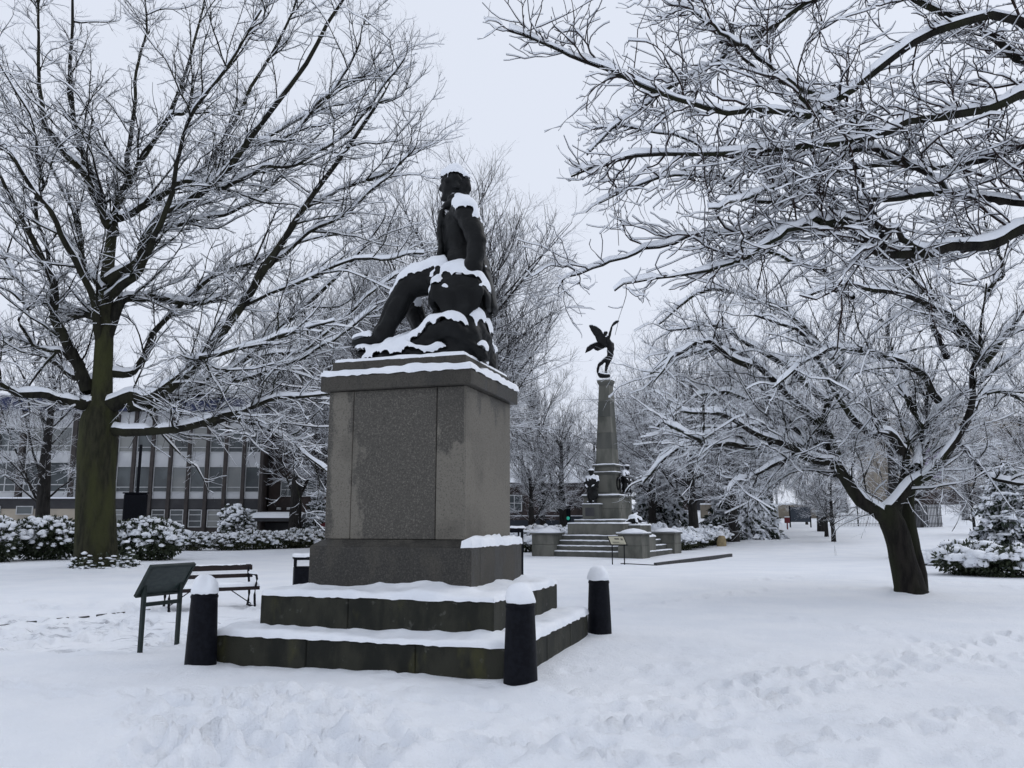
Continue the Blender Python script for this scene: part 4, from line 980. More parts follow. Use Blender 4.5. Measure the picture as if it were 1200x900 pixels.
make_shrub('low_bush', 'low dark bush under the evergreen, snow bowing its branches', 'shrub', rnd_lobes(srng, 2.4, 1.6, 0.95), 3200, .15, 150, .16, .08, MATS['leaf_dark'], srng, gpos(1138, 674, .7))
make_shrub('low_bush', 'spreading low bush with drooping snowy tips at the foot of the evergreen', 'shrub', rnd_lobes(srng, 2.6, 1.6, 0.85), 3000, .15, 190, .16, .08, MATS['leaf_dark'], srng, gpos(1188, 677, .6))
make_shrub('snowy_heap_bush', 'nearly buried low plants beside the forked tree trunk', 'shrub', rnd_lobes(srng, 2.2, 1.3, .45), 900, .12, 330, .17, .08, MATS['leaf_dark'], srng, gpos(1098, 664, .8), stem=False)
conifer('cedar_tree', 'snow-covered cedar with sweeping low branches behind the yellow stone', 5.2, 7.6, (15.9, 58.0, float(ground_h(15.9, 58.0))), 8, 6000, 1900, .50, pr=.17)
conifer('cedar_tree', 'narrow snow-covered evergreen behind the cedar', 6.0, 6.2, (11.4, 64.0, float(ground_h(11.4, 64.0))), 9, 5000, 1500, .5, pr=.17)
make_shrub('dark_shrub', 'dark green low shrub with little snow under the cedar', 'shrub', rnd_lobes(srng, 3.0, 2.0, 1.5), 2800, .2, 60, .15, .06, MATS['needles'], srng, (13.6, 54.5, float(ground_h(13.6, 54.5))))
conifer('young_conifer', 'young conifer by the hedge next to the plinth', 3.6, 1.7, gpos(369, 643, 2.6), 12, 3000, 220, .2)
# bed of snowy shrubs behind the memorial
bed = [(602, 634, 3.0, 'bed shrub'), (640, 633, 3.5, ''), (668, 632, 5.0, ''), (757, 634, 7.0, ''), (775, 634, 8.0, ''), (795, 633, 9.0, ''), (822, 633, 6.0, '')]
bedm = make_shrub('bed_shrub', 'low snow-smothered shrub between the plinth and the memorial', 'shrub', rnd_lobes(srng, 2.6, 1.8, 1.15, 9), 2200, .15, 420, .15, .085, MATS['leaf_hedge'], srng, (0.6, 44.5, 0), 'shrubs left of the memorial')
for k, (x, y, sc) in enumerate(((-1.6, 44.0, 1.0), (-1.2, 47.5, 1.1), (1.6, 46.0, 1.15), (3.0, 48.0, 1.1), (9.4, 46.5, 1.0), (10.4, 48.5, .95), (8.4, 49.5, 1.2), (11.6, 50.5, 1.0), (7.2, 46.5, .9), (12.6, 52.0, .9))):
    copy_thing(bedm, (x, y, float(ground_h(x, y))), k * 1.9, 'low snow-smothered shrub between the plinth and the memorial' if x < 4 else 'low snow-smothered shrub right of the memorial, near the yellow stone', 'shrubs left of the memorial' if x < 4 else 'shrubs right of the memorial', sc)

# ================================================================== WINGED MEMORIAL
WM = (4.74, 40.9); WTH = math.radians(-28)
mem = thing('winged_memorial', 'stepped stone memorial with tall tapering obelisk and corner piers', 'memorial', (WM[0], WM[1], 0), WTH)
S1, S2 = MATS['memorial_stone'], MATS['memorial_dark']
HX, HY = 2.72, 3.0
def mblock(n, b, m=S1, bev=.012, tx=0, ty=0): return block(n, b, m, mem, bev, tx, ty)
def msnow(x0, x1, y0, y1, z, th=.06, hole=None, seed=1, res=.12): return snow_slab('snow', x0, x1, y0, y1, z, th, mem, hole, res, .06, .012, seed)
PW = 1.12
def pier(x0, y0, sd):
    mblock('pier', (x0, x0 + PW, y0, y0 + PW, -.2, .52)); mblock('pier', (x0 + .004, x0 + PW - .004, y0 + .004, y0 + PW - .004, .526, .98), S1)
    mblock('pier_cap', (x0 - .07, x0 + PW + .07, y0 - .07, y0 + PW + .07, .982, 1.06), S2)
    V = np.array([[x0 - .08, y0 - .08, 1.06], [x0 + PW + .08, y0 - .08, 1.06], [x0 + PW + .08, y0 + PW + .08, 1.06], [x0 - .08, y0 + PW + .08, 1.06]])
    bm = box_bm(x0 - .08, x0 + PW + .08, y0 - .08, y0 + PW + .08, 1.055, 1.13, 0); tp = [v for v in bm.verts if v.co.z > 1.1]; bmesh.ops.bevel(bm, geom=[e for e in bm.edges], offset=.03, segments=2, affect='EDGES')
    obj('snow', from_bm('snow', bm, True), SNOW, mem)
    c = (x0 + PW / 2, y0 + PW / 2)
    obj('snow', quads('snow', *(lambda a: (np.stack([c[0] + np.outer([.68, .5, .25, .02], np.cos(a)), c[1] + np.outer([.68, .5, .25, .02], np.sin(a)), np.repeat(np.array([[1.09], [1.19], [1.26], [1.29]]), 16, 1)], -1), ring_faces(1, 4, 16)))(np.arange(16) * math.pi / 8)), SNOW, mem)
for (a, b, sd) in ((-HX, -HY, 1), (HX - PW, -HY, 2), (HX - PW, HY - PW, 3), (-HX, HY - PW, 4)): pier(a, b, sd)
# steps on the front and the right, between the piers
NS = 4; RISE = .235; TR = .30
for k in range(NS):
    y0 = -HY + .12 + k * TR
    mblock('step', (-HX + PW + .003, HX - PW - .003, y0, y0 + TR + .25, -.2, RISE * (k + 1) - .004), S2, .01)
    msnow(-HX + PW + .01, HX - PW - .01, y0 + .0, y0 + TR, RISE * (k + 1) - .004, .05, seed=40 + k)
    x1 = HX - .12 - k * TR
    mblock('step', (x1 - TR - .25, x1, -HY + PW + .003, HY - PW - .003, -.2, RISE * (k + 1) - .004), S2, .01)
    msnow(x1 - TR, x1, -HY + PW + .01, HY - PW - .01, RISE * (k + 1) - .004, .05, seed=50 + k)
mblock('terrace', (-HX + PW + .3, HX - PW - .3, -HY + 1.2, HY - .1, -.1, .955), S2)
mblock('side_wall', (-HX + .1, -HX + PW + .296, -HY + PW + .004, HY - PW - .004, -.2, .93), S1)
mblock('side_block', (HX - .95, HX - .15, -HY + PW + .006, -HY + PW + 1.3, -.2, .90), S1)
msnow(HX - .95, HX - .15, -HY + PW + .006, -HY + PW + 1.3, .90, .07, seed=61)
msnow(-HX + PW + .3, HX - PW - .3, -HY + 1.35, HY - .1, .955, .06, seed=62, res=.15)
# plinths
mblock('lower_plinth', (-1.42, -.004, -1.75, 1.5, .956, 1.50)); mblock('lower_plinth', (.004, 1.42, -1.75, 1.5, .956, 1.50))
msnow(-1.42, 1.42, -1.75, 1.5, 1.50, .055, seed=63)
mblock('plinth_ledge', (-1.2, 1.2, -1.45, 1.3, 1.501, 1.66), S2); msnow(-1.2, 1.2, -1.45, 1.3, 1.66, .05, (-.9, .9, -1.0, .9), seed=64)
for (a, b) in ((1.661, 2.2), (2.204, 2.74)):
    mblock('pedestal_stone', (-.90, -.003, -.95, .90, a, b)); mblock('pedestal_stone', (.003, .90, -.95, .90, a, b))
mblock('pedestal_cap', (-.97, .97, -1.02, .97, 2.742, 2.84), S2); msnow(-.97, .97, -1.02, .97, 2.84, .06, (-.5, .5, -.5, .5), seed=65)
# front bracket with plaque for the soldier
mblock('soldier_pedestal', (-.78, .06, -1.42, -.952, 1.712, 2.42), S2); msnow(-.80, .08, -1.44, -.952, 2.42, .05, seed=66)
mblock('plaque', (-.62, -.16, -1.440, -1.421, 1.85, 2.25), MATS['dark_band'], .004)
# octagonal die, mouldings, obelisk
def octa(name, z0, z1, h0, h1, ch, mat):
    def ring(h, z): c = h * ch; return [(-h + c, -h, z), (h - c, -h, z), (h, -h + c, z), (h, h - c, z), (h - c, h, z), (-h + c, h, z), (-h, h - c, z), (-h, -h + c, z)]
    bm = bmesh.new(); A = [bm.verts.new(p) for p in ring(h0, z0)]; B = [bm.verts.new(p) for p in ring(h1, z1)]
    for k in range(8): bm.faces.new((A[k], A[(k + 1) % 8], B[(k + 1) % 8], B[k]))
    bm.faces.new(A[::-1]); bm.faces.new(B); obj(name, from_bm(name, bm), mat, mem)
octa('die', 2.842, 3.00, .62, .60, .25, S2); octa('die', 3.003, 3.86, .54, .52, .25, S1); octa('moulding', 3.863, 3.98, .56, .66, .25, S2)
octa('moulding', 3.983, 4.26, .52, .50, .2, S1); octa('moulding', 4.263, 4.34, .60, .60, .15, S2)
msnow(-.64, .64, -.64, .64, 3.975, .05, (-.5, .5, -.5, .5), seed=67, res=.08); msnow(-.60, .60, -.60, .60, 4.34, .05, (-.45, .45, -.45, .45), seed=68, res=.08)
nst = 5
for k in range(nst):
    a, b = k / nst, (k + 1) / nst; z0, z1 = 4.342 + 4.0 * a, 4.342 + 4.0 * b - .003; h0, h1 = .445 - .17 * a, .445 - .17 * b
    block('obelisk_stone', (-h0, h0, -h0, h0, z0, z1), S2 if k % 2 else S1, mem, .006, h0 - h1, h0 - h1)
octa('capital', 8.345, 8.50, .29, .36, .2, S2); octa('capital', 8.503, 8.60, .36, .36, .15, S1); msnow(-.36, .36, -.36, .36, 8.60, .06, seed=69, res=.06)
# wreath on the right face of the die
wa = np.linspace(0, 2 * math.pi, 20, endpoint=False); wr = np.stack([np.full(20, .545), .20 * np.cos(wa), 3.42 + .27 * np.sin(wa)], -1)
bmw = bmesh.new()
for k in range(20):
    bmesh.ops.create_icosphere(bmw, subdivisions=1, radius=.062, matrix=Matrix.Translation(Vector(wr[k])))
obj('wreath', from_bm('wreath', bmw, True), MATS['bronze'], mem)
# bronze trophy of arms lying at the right side
tb = thing('bronze_trophy', 'bronze trophy of arms under snow on the right of the memorial', 'sculpture', (WM[0], WM[1], 0), WTH)
tm = fuse('trophy', [sweep([(1.25, -.5, 1.52, .10, .16), (1.5, -.35, 1.72, .14, .22), (1.7, -.2, 1.62, .10, .2)]), ball(1.45, -.55, 1.66, .22, .2, .18), sweep([(1.2, -.9, 1.5, .05, .05), (1.6, -.3, 1.95, .04, .04)]), sweep([(1.75, -.8, 1.5, .06, .06), (1.4, -.1, 1.8, .05, .05)])], .035, 2)
tmo = obj('arms', tm, MATS['bronze'], tb); snow_from(tm, 'snow', tmo, .25, .09, 4, 5)
block('trophy_base', (1.424, 2.0, -1.1, .5, .956, 1.42), S1, mem); msnow(1.424, 2.0, -1.1, .5, 1.42, .08, seed=71)
# soldiers
def soldier(label, x, y, z, rz):
    t = thing('soldier_statue', label, 'statue', (x, y, z), rz)
    S = [sweep([(0, -.14, .02, .10, .075), (0, -.13, .25, .10, .09), (0, -.12, .5, .13, .12)]), sweep([(0, .14, .02, .10, .075), (0, .13, .25, .10, .09), (0, .12, .5, .13, .12)]),
         sweep([(.05, -.14, .04, .055, .07), (.17, -.15, .04, .045, .06)]), sweep([(.05, .14, .04, .055, .07), (.17, .15, .04, .045, .06)]),
         sweep([(0, 0, .32, .19, .29), (0, 0, .55, .18, .27), (0, 0, .78, .16, .24), (0, 0, .98, .17, .27), (.0, 0, 1.12, .15, .26), (.01, 0, 1.20, .09, .12)]),
         sweep([(.02, 0, 1.18, .07, .07), (.05, 0, 1.28, .07, .07)]), ball(.07, 0, 1.36, .115, .10, .125), ball(.15, 0, 1.345, .03, .03, .03), ball(.06, 0, 1.42, .15, .14, .06),
         sweep([(.0, -.26, 1.12, .085, .085), (.02, -.33, .95, .08, .08), (.10, -.32, .78, .07, .07), (.16, -.22, .70, .055, .055)]), sweep([(.0, .26, 1.12, .085, .085), (.02, .33, .95, .08, .08), (.10, .32, .78, .07, .07), (.16, .22, .70, .055, .055)]),
         sweep([(.17, -.24, .72, .05, .05), (.19, -.15, .68, .045, .05)]), sweep([(.17, .24, .72, .05, .05), (.19, .15, .68, .045, .05)]),
         sweep([(.20, .12, .0, .035, .035), (.20, .05, .5, .03, .03), (.18, -.02, .85, .03, .03)]), sweep([(-.16, 0, 1.0, .08, .18), (-.17, 0, .7, .08, .2)])]
    m = fuse('body', S, .026, 2); displace(m, lambda co, no: .012 * np.sin(30 * co[:, 1] + 6 * np.sin(5 * co[:, 2])) * (co[:, 2] < 1.1) + .01 * noise3(co, 12, 2))
    o = obj('body', m, MATS['bronze'], t); snow_from(m, 'snow', o, .38, .06, 7, 3, .3, mask=lambda c: np.where(c[:, 2] > .95, .28, -.15))
    return t
def memw(x, y): c, s = math.cos(WTH), math.sin(WTH); return WM[0] + c * x - s * y, WM[1] + s * x + c * y
px, py = memw(-.34, -1.19); sold = soldier('bronze soldier with snowy shoulders standing before the obelisk on its plaque pedestal', px, py, 2.43, WTH - math.pi / 2 - .3)
sold.scale = (1.1, 1.1, 1.1)
px, py = memw(.80, .42); soldier('bronze soldier half hidden at the right flank of the obelisk', px, py, 2.845, WTH)
# winged figure
def wv(zx, zy): return ((680 + zx / 11.25) - 709.6) / 23.55, (443 - (365 + zy / 11.25)) / 23.55 * 1.0 + .06
def victory():
    t = thing('winged_victory', 'winged bronze figure with raised arm on top of the obelisk', 'statue', (WM[0], WM[1], 8.64), 0)
    def ch(pts): return sweep([(wv(a, b)[0], y, wv(a, b)[1], r1, r2) for a, b, y, r1, r2 in pts])
    S = [ch([(335, 815, 0, .07, .07), (338, 750, 0, .075, .075), (355, 680, 0, .10, .10), (385, 610, 0, .13, .14), (400, 540, 0, .17, .18), (400, 470, 0, .17, .18), (395, 410, 0, .15, .19), (372, 360, 0, .15, .20), (352, 320, 0, .11, .15)]),
         ch([(250, 830, .05, .07, .06), (225, 770, .06, .06, .06), (245, 690, .06, .08, .08), (300, 640, .04, .10, .10), (380, 590, 0, .13, .13)]),
         ch([(275, 835, -.05, .08, .1), (235, 815, -.04, .10, .12), (255, 835, 0, .12, .14), (330, 835, 0, .12, .16), (370, 838, 0, .1, .14)]),
         ch([(348, 325, 0, .07, .07), (338, 285, 0, .065, .065)]), ball(*[wv(333, 262)[0], -.02, wv(333, 262)[1]], .105, .095, .12), ball(wv(318, 262)[0], -.02, wv(318, 262)[1], .05, .04, .05), ball(wv(352, 248)[0], 0, wv(352, 248)[1], .07, .08, .07),
         ch([(372, 345, -.10, .08, .08), (390, 290, -.13, .07, .07), (410, 215, -.12, .06, .06), (424, 165, -.12, .045, .045), (440, 145, -.12, .05, .04)]),
         ch([(430, 150, -.12, .045, .045), (460, 125, -.12, .075, .05), (490, 105, -.12, .07, .05), (515, 92, -.12, .04, .04)]),
         ch([(380, 370, .15, .08, .08), (420, 390, .2, .07, .07), (440, 420, .18, .06, .06), (430, 470, .15, .05, .05)]),
         ch([(430, 400, .05, .10, .12), (425, 460, .04, .12, .14), (400, 520, 0, .15, .16)])]
    W1 = [(108, 165), (155, 155), (212, 172), (280, 225), (330, 310), (380, 350), (390, 420), (330, 445), (270, 400), (218, 380), (192, 308), (138, 238)]
    W2 = [(68, 505), (92, 435), (140, 395), (195, 372), (260, 358), (350, 360), (390, 430), (310, 455), (240, 482), (200, 466), (186, 446), (130, 478)]
    ex = [([(*wv(a, b), -.02 - .0012 * (380 - a)) for a, b in W1], -.05, .07), ([(*wv(a, b), .05 + .0012 * (380 - a)) for a, b in W2], -.05, .07)]
    m = fuse('body', S, .028, 2, ex); displace(m, lambda co, no: .02 * noise3(co, 8, 4) + .01 * noise3(co, 18, 5))
    o = obj('body', m, MATS['bronze'], t); snow_from(m, 'snow', o, .55, .045, 6, 8, .3)
victory()

# ================================================================== STREET FURNITURE ON THE SNOW
def tube_obj(name, pts, r, mat, parent, n=8):
    P = np.array(pts, float)[None]; V, F = tubes(P, np.full((1, P.shape[1]), r), n)
    m = quads(name, V, F); bm = bmesh.new(); bm.from_mesh(m); bmesh.ops.holes_fill(bm, edges=[e for e in bm.edges if e.is_boundary]); bm.to_mesh(m); bm.free()
    return obj(name, m, mat, parent)
def plank(name, p, q, wdt, thk, up, mat, parent, bevel=.004):
    """a board from p to q, wide along up"""
    p, q, up = Vector(p), Vector(q), Vector(up).normalized(); d = q - p; L = d.length; x = d.normalized(); y = up.cross(x).normalized(); z = x.cross(y)
    bm = box_bm(0, L, -thk / 2, thk / 2, -wdt / 2, wdt / 2, bevel); M = Matrix((x, y, z)).transposed().to_4x4(); M.translation = p; bm.transform(M)
    return obj(name, from_bm(name, bm), mat, parent)
# park bench
bx = on_ground(240, 714); bench = thing('park_bench', 'dark slatted park bench with curved iron ends, snow on its seat', 'bench', (bx[0], bx[1] + .25, bx[2] - .02), math.radians(33))
BL = .88
for z, y, w, tilt in ((.765, .33, .115, .18), (.60, .285, .075, .18),):
    plank('slat', (-BL, y, z), (BL, y, z), w, .035, (0, tilt, 1), MATS['bench_wood'], bench)
for y, z in ((-.20, .40), (-.09, .405), (.02, .405), (.13, .40)):
    plank('slat', (-BL, y, z), (BL, y, z), .09, .03, (0, 1, 0), MATS['bench_wood'], bench)
plank('front_rail', (-BL, -.262, .385), (BL, -.262, .385), .07, .03, (0, 0, 1), MATS['bench_wood'], bench)
for sx in (-1, 1):
    x = sx * .80
    tube_obj('leg', [(x, -.30, 0), (x, -.25, .10), (x, -.22, .25), (x, -.25, .40)], .024, MATS['iron_black'], bench)
    tube_obj('leg', [(x, .26, 0), (x, .20, .12), (x, .17, .25), (x, .19, .40), (x, .27, .60), (x, .355, .82)], .024, MATS['iron_black'], bench)
    tube_obj('armrest', [(x, -.25, .40), (x, -.30, .48), (x, -.33, .56), (x, -.29, .625), (x, -.15, .645), (x, .05, .64), (x, .27, .66)], .022, MATS['iron_black'], bench)
    tube_obj('seat_bearer', [(x, -.25, .37), (x, 0, .375), (x, .19, .37)], .02, MATS['iron_black'], bench)
    tube_obj('foot_rail', [(x, -.31, .02), (x, .27, .02)], .025, MATS['iron_black'], bench)
    tube_obj('brace', [(x, 0, .06), (sx * .35, 0, .37)], .010, MATS['iron_black'], bench, 6)
    snow_slab('snow', x - .03, x + .03, -.31, .22, .655, .035, bench, seed=90 + sx, res=.05, edge=.03, over=.0)
snow_slab('snow', -BL, BL, -.25, .18, .42, .06, bench, seed=91, res=.05); snow_slab('snow', -BL, BL, .31, .36, .815, .02, bench, seed=92, res=.04, edge=.02, over=0)
# information board seen from behind
b1, b2 = on_ground(164, 763), on_ground(207, 756)
ib = thing('information_board', 'dark green slanted information board on two legs seen from behind, beside the bench', 'sign', ((b1[0] + b2[0]) / 2, (b1[1] + b2[1]) / 2, 0), math.atan2(b2[1] - b1[1], b2[0] - b1[0]))
hw = math.hypot(b2[0] - b1[0], b2[1] - b1[1]) / 2
for sx in (-1, 1): block('leg', (sx * hw - .025, sx * hw + .025, -.025, .025, -.2, .80), MATS['green_paint'], ib, .004)
block('cross_bar', (-hw + .026, hw - .026, -.02, .02, .52, .57), MATS['green_paint'], ib, .004)
A = math.radians(58)
bm = box_bm(-.36, .36, -.20, .20, -.015, .015, .004); Mx = Matrix.Translation((0, -.04, .845)) @ Matrix.Rotation(-A, 4, 'X'); bm.transform(Mx); obj('panel', from_bm('panel', bm), MATS['green_panel'], ib)
for (x0, x1, y0, y1) in ((-.375, .375, .195, .235), (-.375, .375, -.235, -.195), (-.375, -.335, -.194, .194), (.335, .375, -.194, .194)):
    bm = box_bm(x0, x1, y0, y1, -.028, .024, .004); bm.transform(Mx); obj('frame', from_bm('frame', bm), MATS['green_paint'], ib)
# small lectern sign by the memorial
c1_, c2_ = on_ground(719, 661), on_ground(731, 664)
ls = thing('lectern_sign', 'small slanted cream information panel on two thin legs before the memorial steps', 'sign', ((c1_[0] + c2_[0]) / 2, (c1_[1] + c2_[1]) / 2, 0), math.radians(-8))
for sx in (-1, 1): block('leg', (sx * .22 - .02, sx * .22 + .02, -.02, .02, -.2, .78 + .0 * sx), MATS['iron_black'], ls, .003)
Mx = Matrix.Translation((-.03, .03, .90)) @ Matrix.Rotation(math.radians(52), 4, 'X') @ Matrix(((1, -.35, 0, 0), (0, 1, 0, 0), (0, 0, 1, 0), (0, 0, 0, 1)))
bm = box_bm(-.31, .31, -.21, .21, -.02, .004, .004); bm.transform(Mx); obj('frame', from_bm('frame', bm), MATS['iron_black'], ls)
bm = box_bm(-.275, .275, -.175, .175, .0045, .012, .002); bm.transform(Mx); pan = obj('panel', from_bm('panel', bm), MATS['board_print'], ls)
for (x0, x1, y0, y1) in ((-.08, .09, .03, .10), (.14, .22, .0, .09), (-.2, .05, -.10, -.07), (-.2, .2, -.135, -.12)):
    bm = box_bm(x0, x1, y0, y1, .0125, .0145, 0); bm.transform(Mx); obj('print', from_bm('print', bm), MATS['print_dark'], pan)
# litter bins
def bin_(label, loc, w, h, rz, seed):
    t = thing('litter_bin', label, 'bin', loc, rz)
    block('body', (-w / 2, w / 2, -w / 2, w / 2, -.1, h * .78), MATS['iron_black'], t, .02)
    for sx in (-1, 1):
        for sy in (-1, 1): block('post', (sx * w * .45 - .02, sx * w * .45 + .02, sy * w * .45 - .02, sy * w * .45 + .02, h * .775, h * .93), MATS['iron_black'], t, .003)
    block('lid', (-w * .54, w * .54, -w * .54, w * .54, h * .931, h), MATS['iron_black'], t, .015)
    snow_slab('snow', -w * .54, w * .54, -w * .54, w * .54, h, .045, t, seed=seed, res=.05, edge=.04)
g = on_ground(352, 690); bin_('black litter bin by the path, half hidden behind the left of the plinth', (-4.05, 16.6, 0), .5, .92, .3, 101)
g = on_ground(604, 662); bin_('black litter bin with snowy lid showing right of the plinth', (.02, 21.2, 0), .42, 1.42, .2, 102)
bin_('black litter bin with snow on its lid beside the yellow stone', (12.3, 50.8, float(ground_h(12.3, 50.8))), .75, 1.05, .3, 103)
ta = thing('tall_post', 'slim black post with flat snowy head between the plinth and the memorial', 'post', (.25, 20.6, 0), 0)
block('shaft', (-.03, .03, -.03, .03, -.2, 1.40), MATS['iron_black'], ta, .004); block('head', (-.30, .06, -.10, .10, 1.401, 1.44), MATS['iron_black'], ta, .006)
snow_slab('snow', -.30, .06, -.10, .10, 1.44, .045, ta, seed=104, res=.05, edge=.04)
# yellow marker stone
ys = thing('marker_stone', 'small yellowish boundary stone with rounded top by the bushes', 'stone', (12.35, 49.3, float(ground_h(12.35, 49.3))), .3)
m = fuse('stone', [sweep([(0, 0, -.1, .30, .26), (0, 0, .25, .29, .25), (.02, 0, .45, .24, .2)])], .04, 2); so_ = obj('stone', m, MATS['yellow_stone'], ys); snow_from(m, 'snow', so_, .75, .05, 5, 3, .2)
# kerb corner by the memorial: two edging runs
k0, k1, k2 = on_ground(728, 661.5), on_ground(768, 663.5), on_ground(857, 652)
kb = thing('edging_kerb', 'dark low kerb edging cornering on the snow before the memorial', 'kerb', tuple(k1), 0)
def kerb_run(a, b, n, w, h):
    a, b = np.array(a) - k1, np.array(b) - k1
    for i in range(n):
        p = a + (b - a) * i / n; q = a + (b - a) * (i + .985) / n
        plank('kerb_stone', (p[0], p[1], .0), (q[0], q[1], .0), h, w, (0, 0, 1), MATS['kerb_stone'], kb, .01)
kerb_run(k0, k1, 3, .10, .10); kerb_run(k1, k2, 8, .12, .24)

e0, e1 = on_ground(-40, 737), on_ground(188, 714)
pe = thing('path_edging', 'thin dark path edging showing through the snow by the bench', 'kerb', tuple(e0), 0)
erng = random.Random(6); f = 0.0
while f < .97:
    g_ = f + erng.uniform(.03, .11); p_, q_ = (np.array(e1) - e0) * f, (np.array(e1) - e0) * min(g_, 1.0)
    plank('edging_stone', (p_[0], p_[1], .0), (q_[0], q_[1], .0), .035 + erng.uniform(-.02, .03), .04, (0, 0, 1), MATS['kerb_stone'], pe, .004); f = g_ + erng.choice((.01, .04, .10))

# ================================================================== OFFICE BUILDING (left)
OB = thing('office_building', 'long brown office block with white window panels and blue roof fascia behind the hedge', 'building', (-27.0, 57.0, 0), math.radians(2.0))
PXM = 963 / 57.0
def X(u): return (u - 600) / 963 * 57.0 + 27.0
def Zp(v): return float(at(600, v, 57.0)[2])
WIN_CACHE = {}
def window(x0, x1, z0, z1, mull=(), trans=(), y=0.0, parent=OB, f=.06):
    gm = wrng.choice(('glass', 'glass', 'glass_mid', 'glass_mid', 'glass_blind')); key = (round(x1 - x0, 3), round(z1 - z0, 3), mull, trans, gm)
    w, h = x1 - x0, z1 - z0
    if key not in WIN_CACHE:
        bm = bmesh.new()
        def bx(a, b, c, d):
            t_ = box_bm(a, b, -.05, .04, c, d, 0); m_ = bpy.data.meshes.new('tmp'); t_.to_mesh(m_); t_.free(); bm.from_mesh(m_); bpy.data.meshes.remove(m_)
        bx(0, w, 0, f); bx(0, w, h - f, h); bx(0, f, f, h - f); bx(w - f, w, f, h - f)
        for q in mull: bx(w * q - f * .4, w * q + f * .4, f, h - f)
        for q in trans: bx(f, w - f, h * q - f * .4, h * q + f * .4)
        WIN_CACHE[key] = (from_bm('window', bm), from_bm('pane', box_bm(f * .5, w - f * .5, .0, .02, f * .5, h - f * .5, 0)))
    fm, pm = WIN_CACHE[key]
    o = obj('window', fm, MATS['frame_white'], parent); o.location = (x0, y, z0); p = obj('pane', pm, MATS[gm], o)
    return o
def ob(n, x0, x1, y0, y1, z0, z1, m, bev=0.0): return block(n, (x0, x1, y0, y1, z0, z1), MATS[m], OB, bev)
zb = [-.3, Zp(618), Zp(597), Zp(584.5), Zp(577), Zp(546), Zp(530), Zp(500), Zp(487), Zp(466)]
xl, xm, xr = X(-60), X(136), X(306)
ob('wall', xl, xr, .35, 12, -.3, zb[9] - .4, 'brick_brown')
ob('floor_band', xl, xr, .05, .349, zb[2] + .05, zb[3], 'dark_band'); ob('roof_fascia', xl - .3, xr + 8, -.35, .349, zb[8] + .3, zb[9], 'blue_fascia'); ob('roof', xl - .3, xr + 8, .35, 12.2, zb[9] - .39, zb[9] + .05, 'dark_band')
snow_slab('snow', xl - .3, xr + 8, -.35, 12, zb[9] + .05, .12, OB, seed=120, res=.6); ob('snow_ledge', xl, X(134), -.25, .34, zb[3] + .005, zb[3] + .10, 'frame_white')
OB_sn = [c for c in kids(OB) if c.name.startswith('snow_ledge')][0]; OB_sn.data.materials.clear(); OB_sn.data.materials.append(SNOW)
nb = 8; bw = (xr - xm) / nb
for k in range(nb + 1):
    x = xm + k * bw; ob('pilaster', x - .12, x + .12, -.10, .349, -.3, zb[8] + .295, 'column_brown', .01)
for k in range(nb):
    x0, x1 = xm + k * bw + .121, xm + (k + 1) * bw - .121
    ob('spandrel', x0, x1, .10, .30, zb[3] + .005, zb[4] - .003, 'white_panel'); window(x0, x1, zb[4], zb[5], (), (.2,), .12)
    ob('spandrel', x0, x1, .10, .30, zb[5] + .003, zb[6] - .003, 'white_panel'); window(x0, x1, zb[6], zb[7], (), (.2,), .12)
    ob('spandrel', x0, x1, .10, .30, zb[7] + .003, zb[8] + .29, 'white_panel')
    window(x0 + .05, x1 - .05, zb[1], zb[2], (), (.35, .7), .12); ob('apron', x0, x1, .12, .349, -.3, zb[1] - .004, 'column_brown')
# wide-windowed wing
ob('cream_band', xl, xm - .16, .08, .349, -.3, zb[2] + .045, 'cream_wall')
for k, (a, b) in enumerate(((-45, -5), (-2, 24), (32, 84), (90, 131))):
    x0, x1 = X(a), X(b)
    ob('pilaster', x1 + .05, x1 + .36, -.10, .349, zb[3] + .11, zb[8] + .29, 'column_brown'); window(x0, x1, zb[4], zb[5] + .3, (.5,), (.25,), .12, f=.08)
    ob('spandrel', x0, x1, .10, .30, zb[3] + .11, zb[4] - .004, 'white_panel'); ob('spandrel', x0, x1, .10, .30, zb[5] + .305, zb[6], 'white_panel'); window(x0, x1, zb[6] + .004, zb[7], (.5,), (.25,), .12, f=.08)
    ob('spandrel', x0, x1, .10, .30, zb[7] + .004, zb[8] + .29, 'white_panel')
for a, b in ((-40, -15), (0, 10), (28, 47), (100, 125)): window(X(a), X(b), Zp(603), Zp(593), (), (), .0)
# brick entrance wing, set back
xe0, xe1 = xr + .16, xr + 8.0
ob('entrance_wall', xe0, xe1, 1.6, 9, -.3, zb[8] + .29, 'brick_brown')
for a, b in ((323, 341), (344, 366), (369, 384)):
    window(X(a), X(b), Zp(581), Zp(560), (.5,), (.4,), 1.53)
ob('door_screen', X(303), X(356), 1.45, 1.59, -.2, Zp(618) + .3, 'dark_band'); ob('door', X(338), X(346), 1.39, 1.44, -.2, Zp(618) + .25, 'red_paint', .01); ob('red_wall', X(371), X(385), 1.35, 1.59, -.2, 1.9, 'red_paint')
ob('canopy', X(301), X(357), -.9, 1.44, Zp(611), Zp(607), 'dark_band', .02)
cp = np.array([[X(301) - .1 + (X(357) - X(301) + .2) * i / 12 for i in range(13)]])
V = [];
for i in range(13):
    for j in range(7):
        a = j / 6 * math.pi; V.append((cp[0, i], .27 - 1.28 * math.cos(a), Zp(607) + .0 + .42 * math.sin(a) ** .6 * (1 if 0 < i < 12 else .75)))
obj('snow', quads('snow', np.array(V), ring_faces(1, 13, 7, closed=False)), SNOW, OB)
for u in (322, 334): block('floodlight', (X(u) - .14, X(u) + .14, 1.36, 1.59, Zp(597), Zp(594)), MATS['frame_white'], OB, .02)
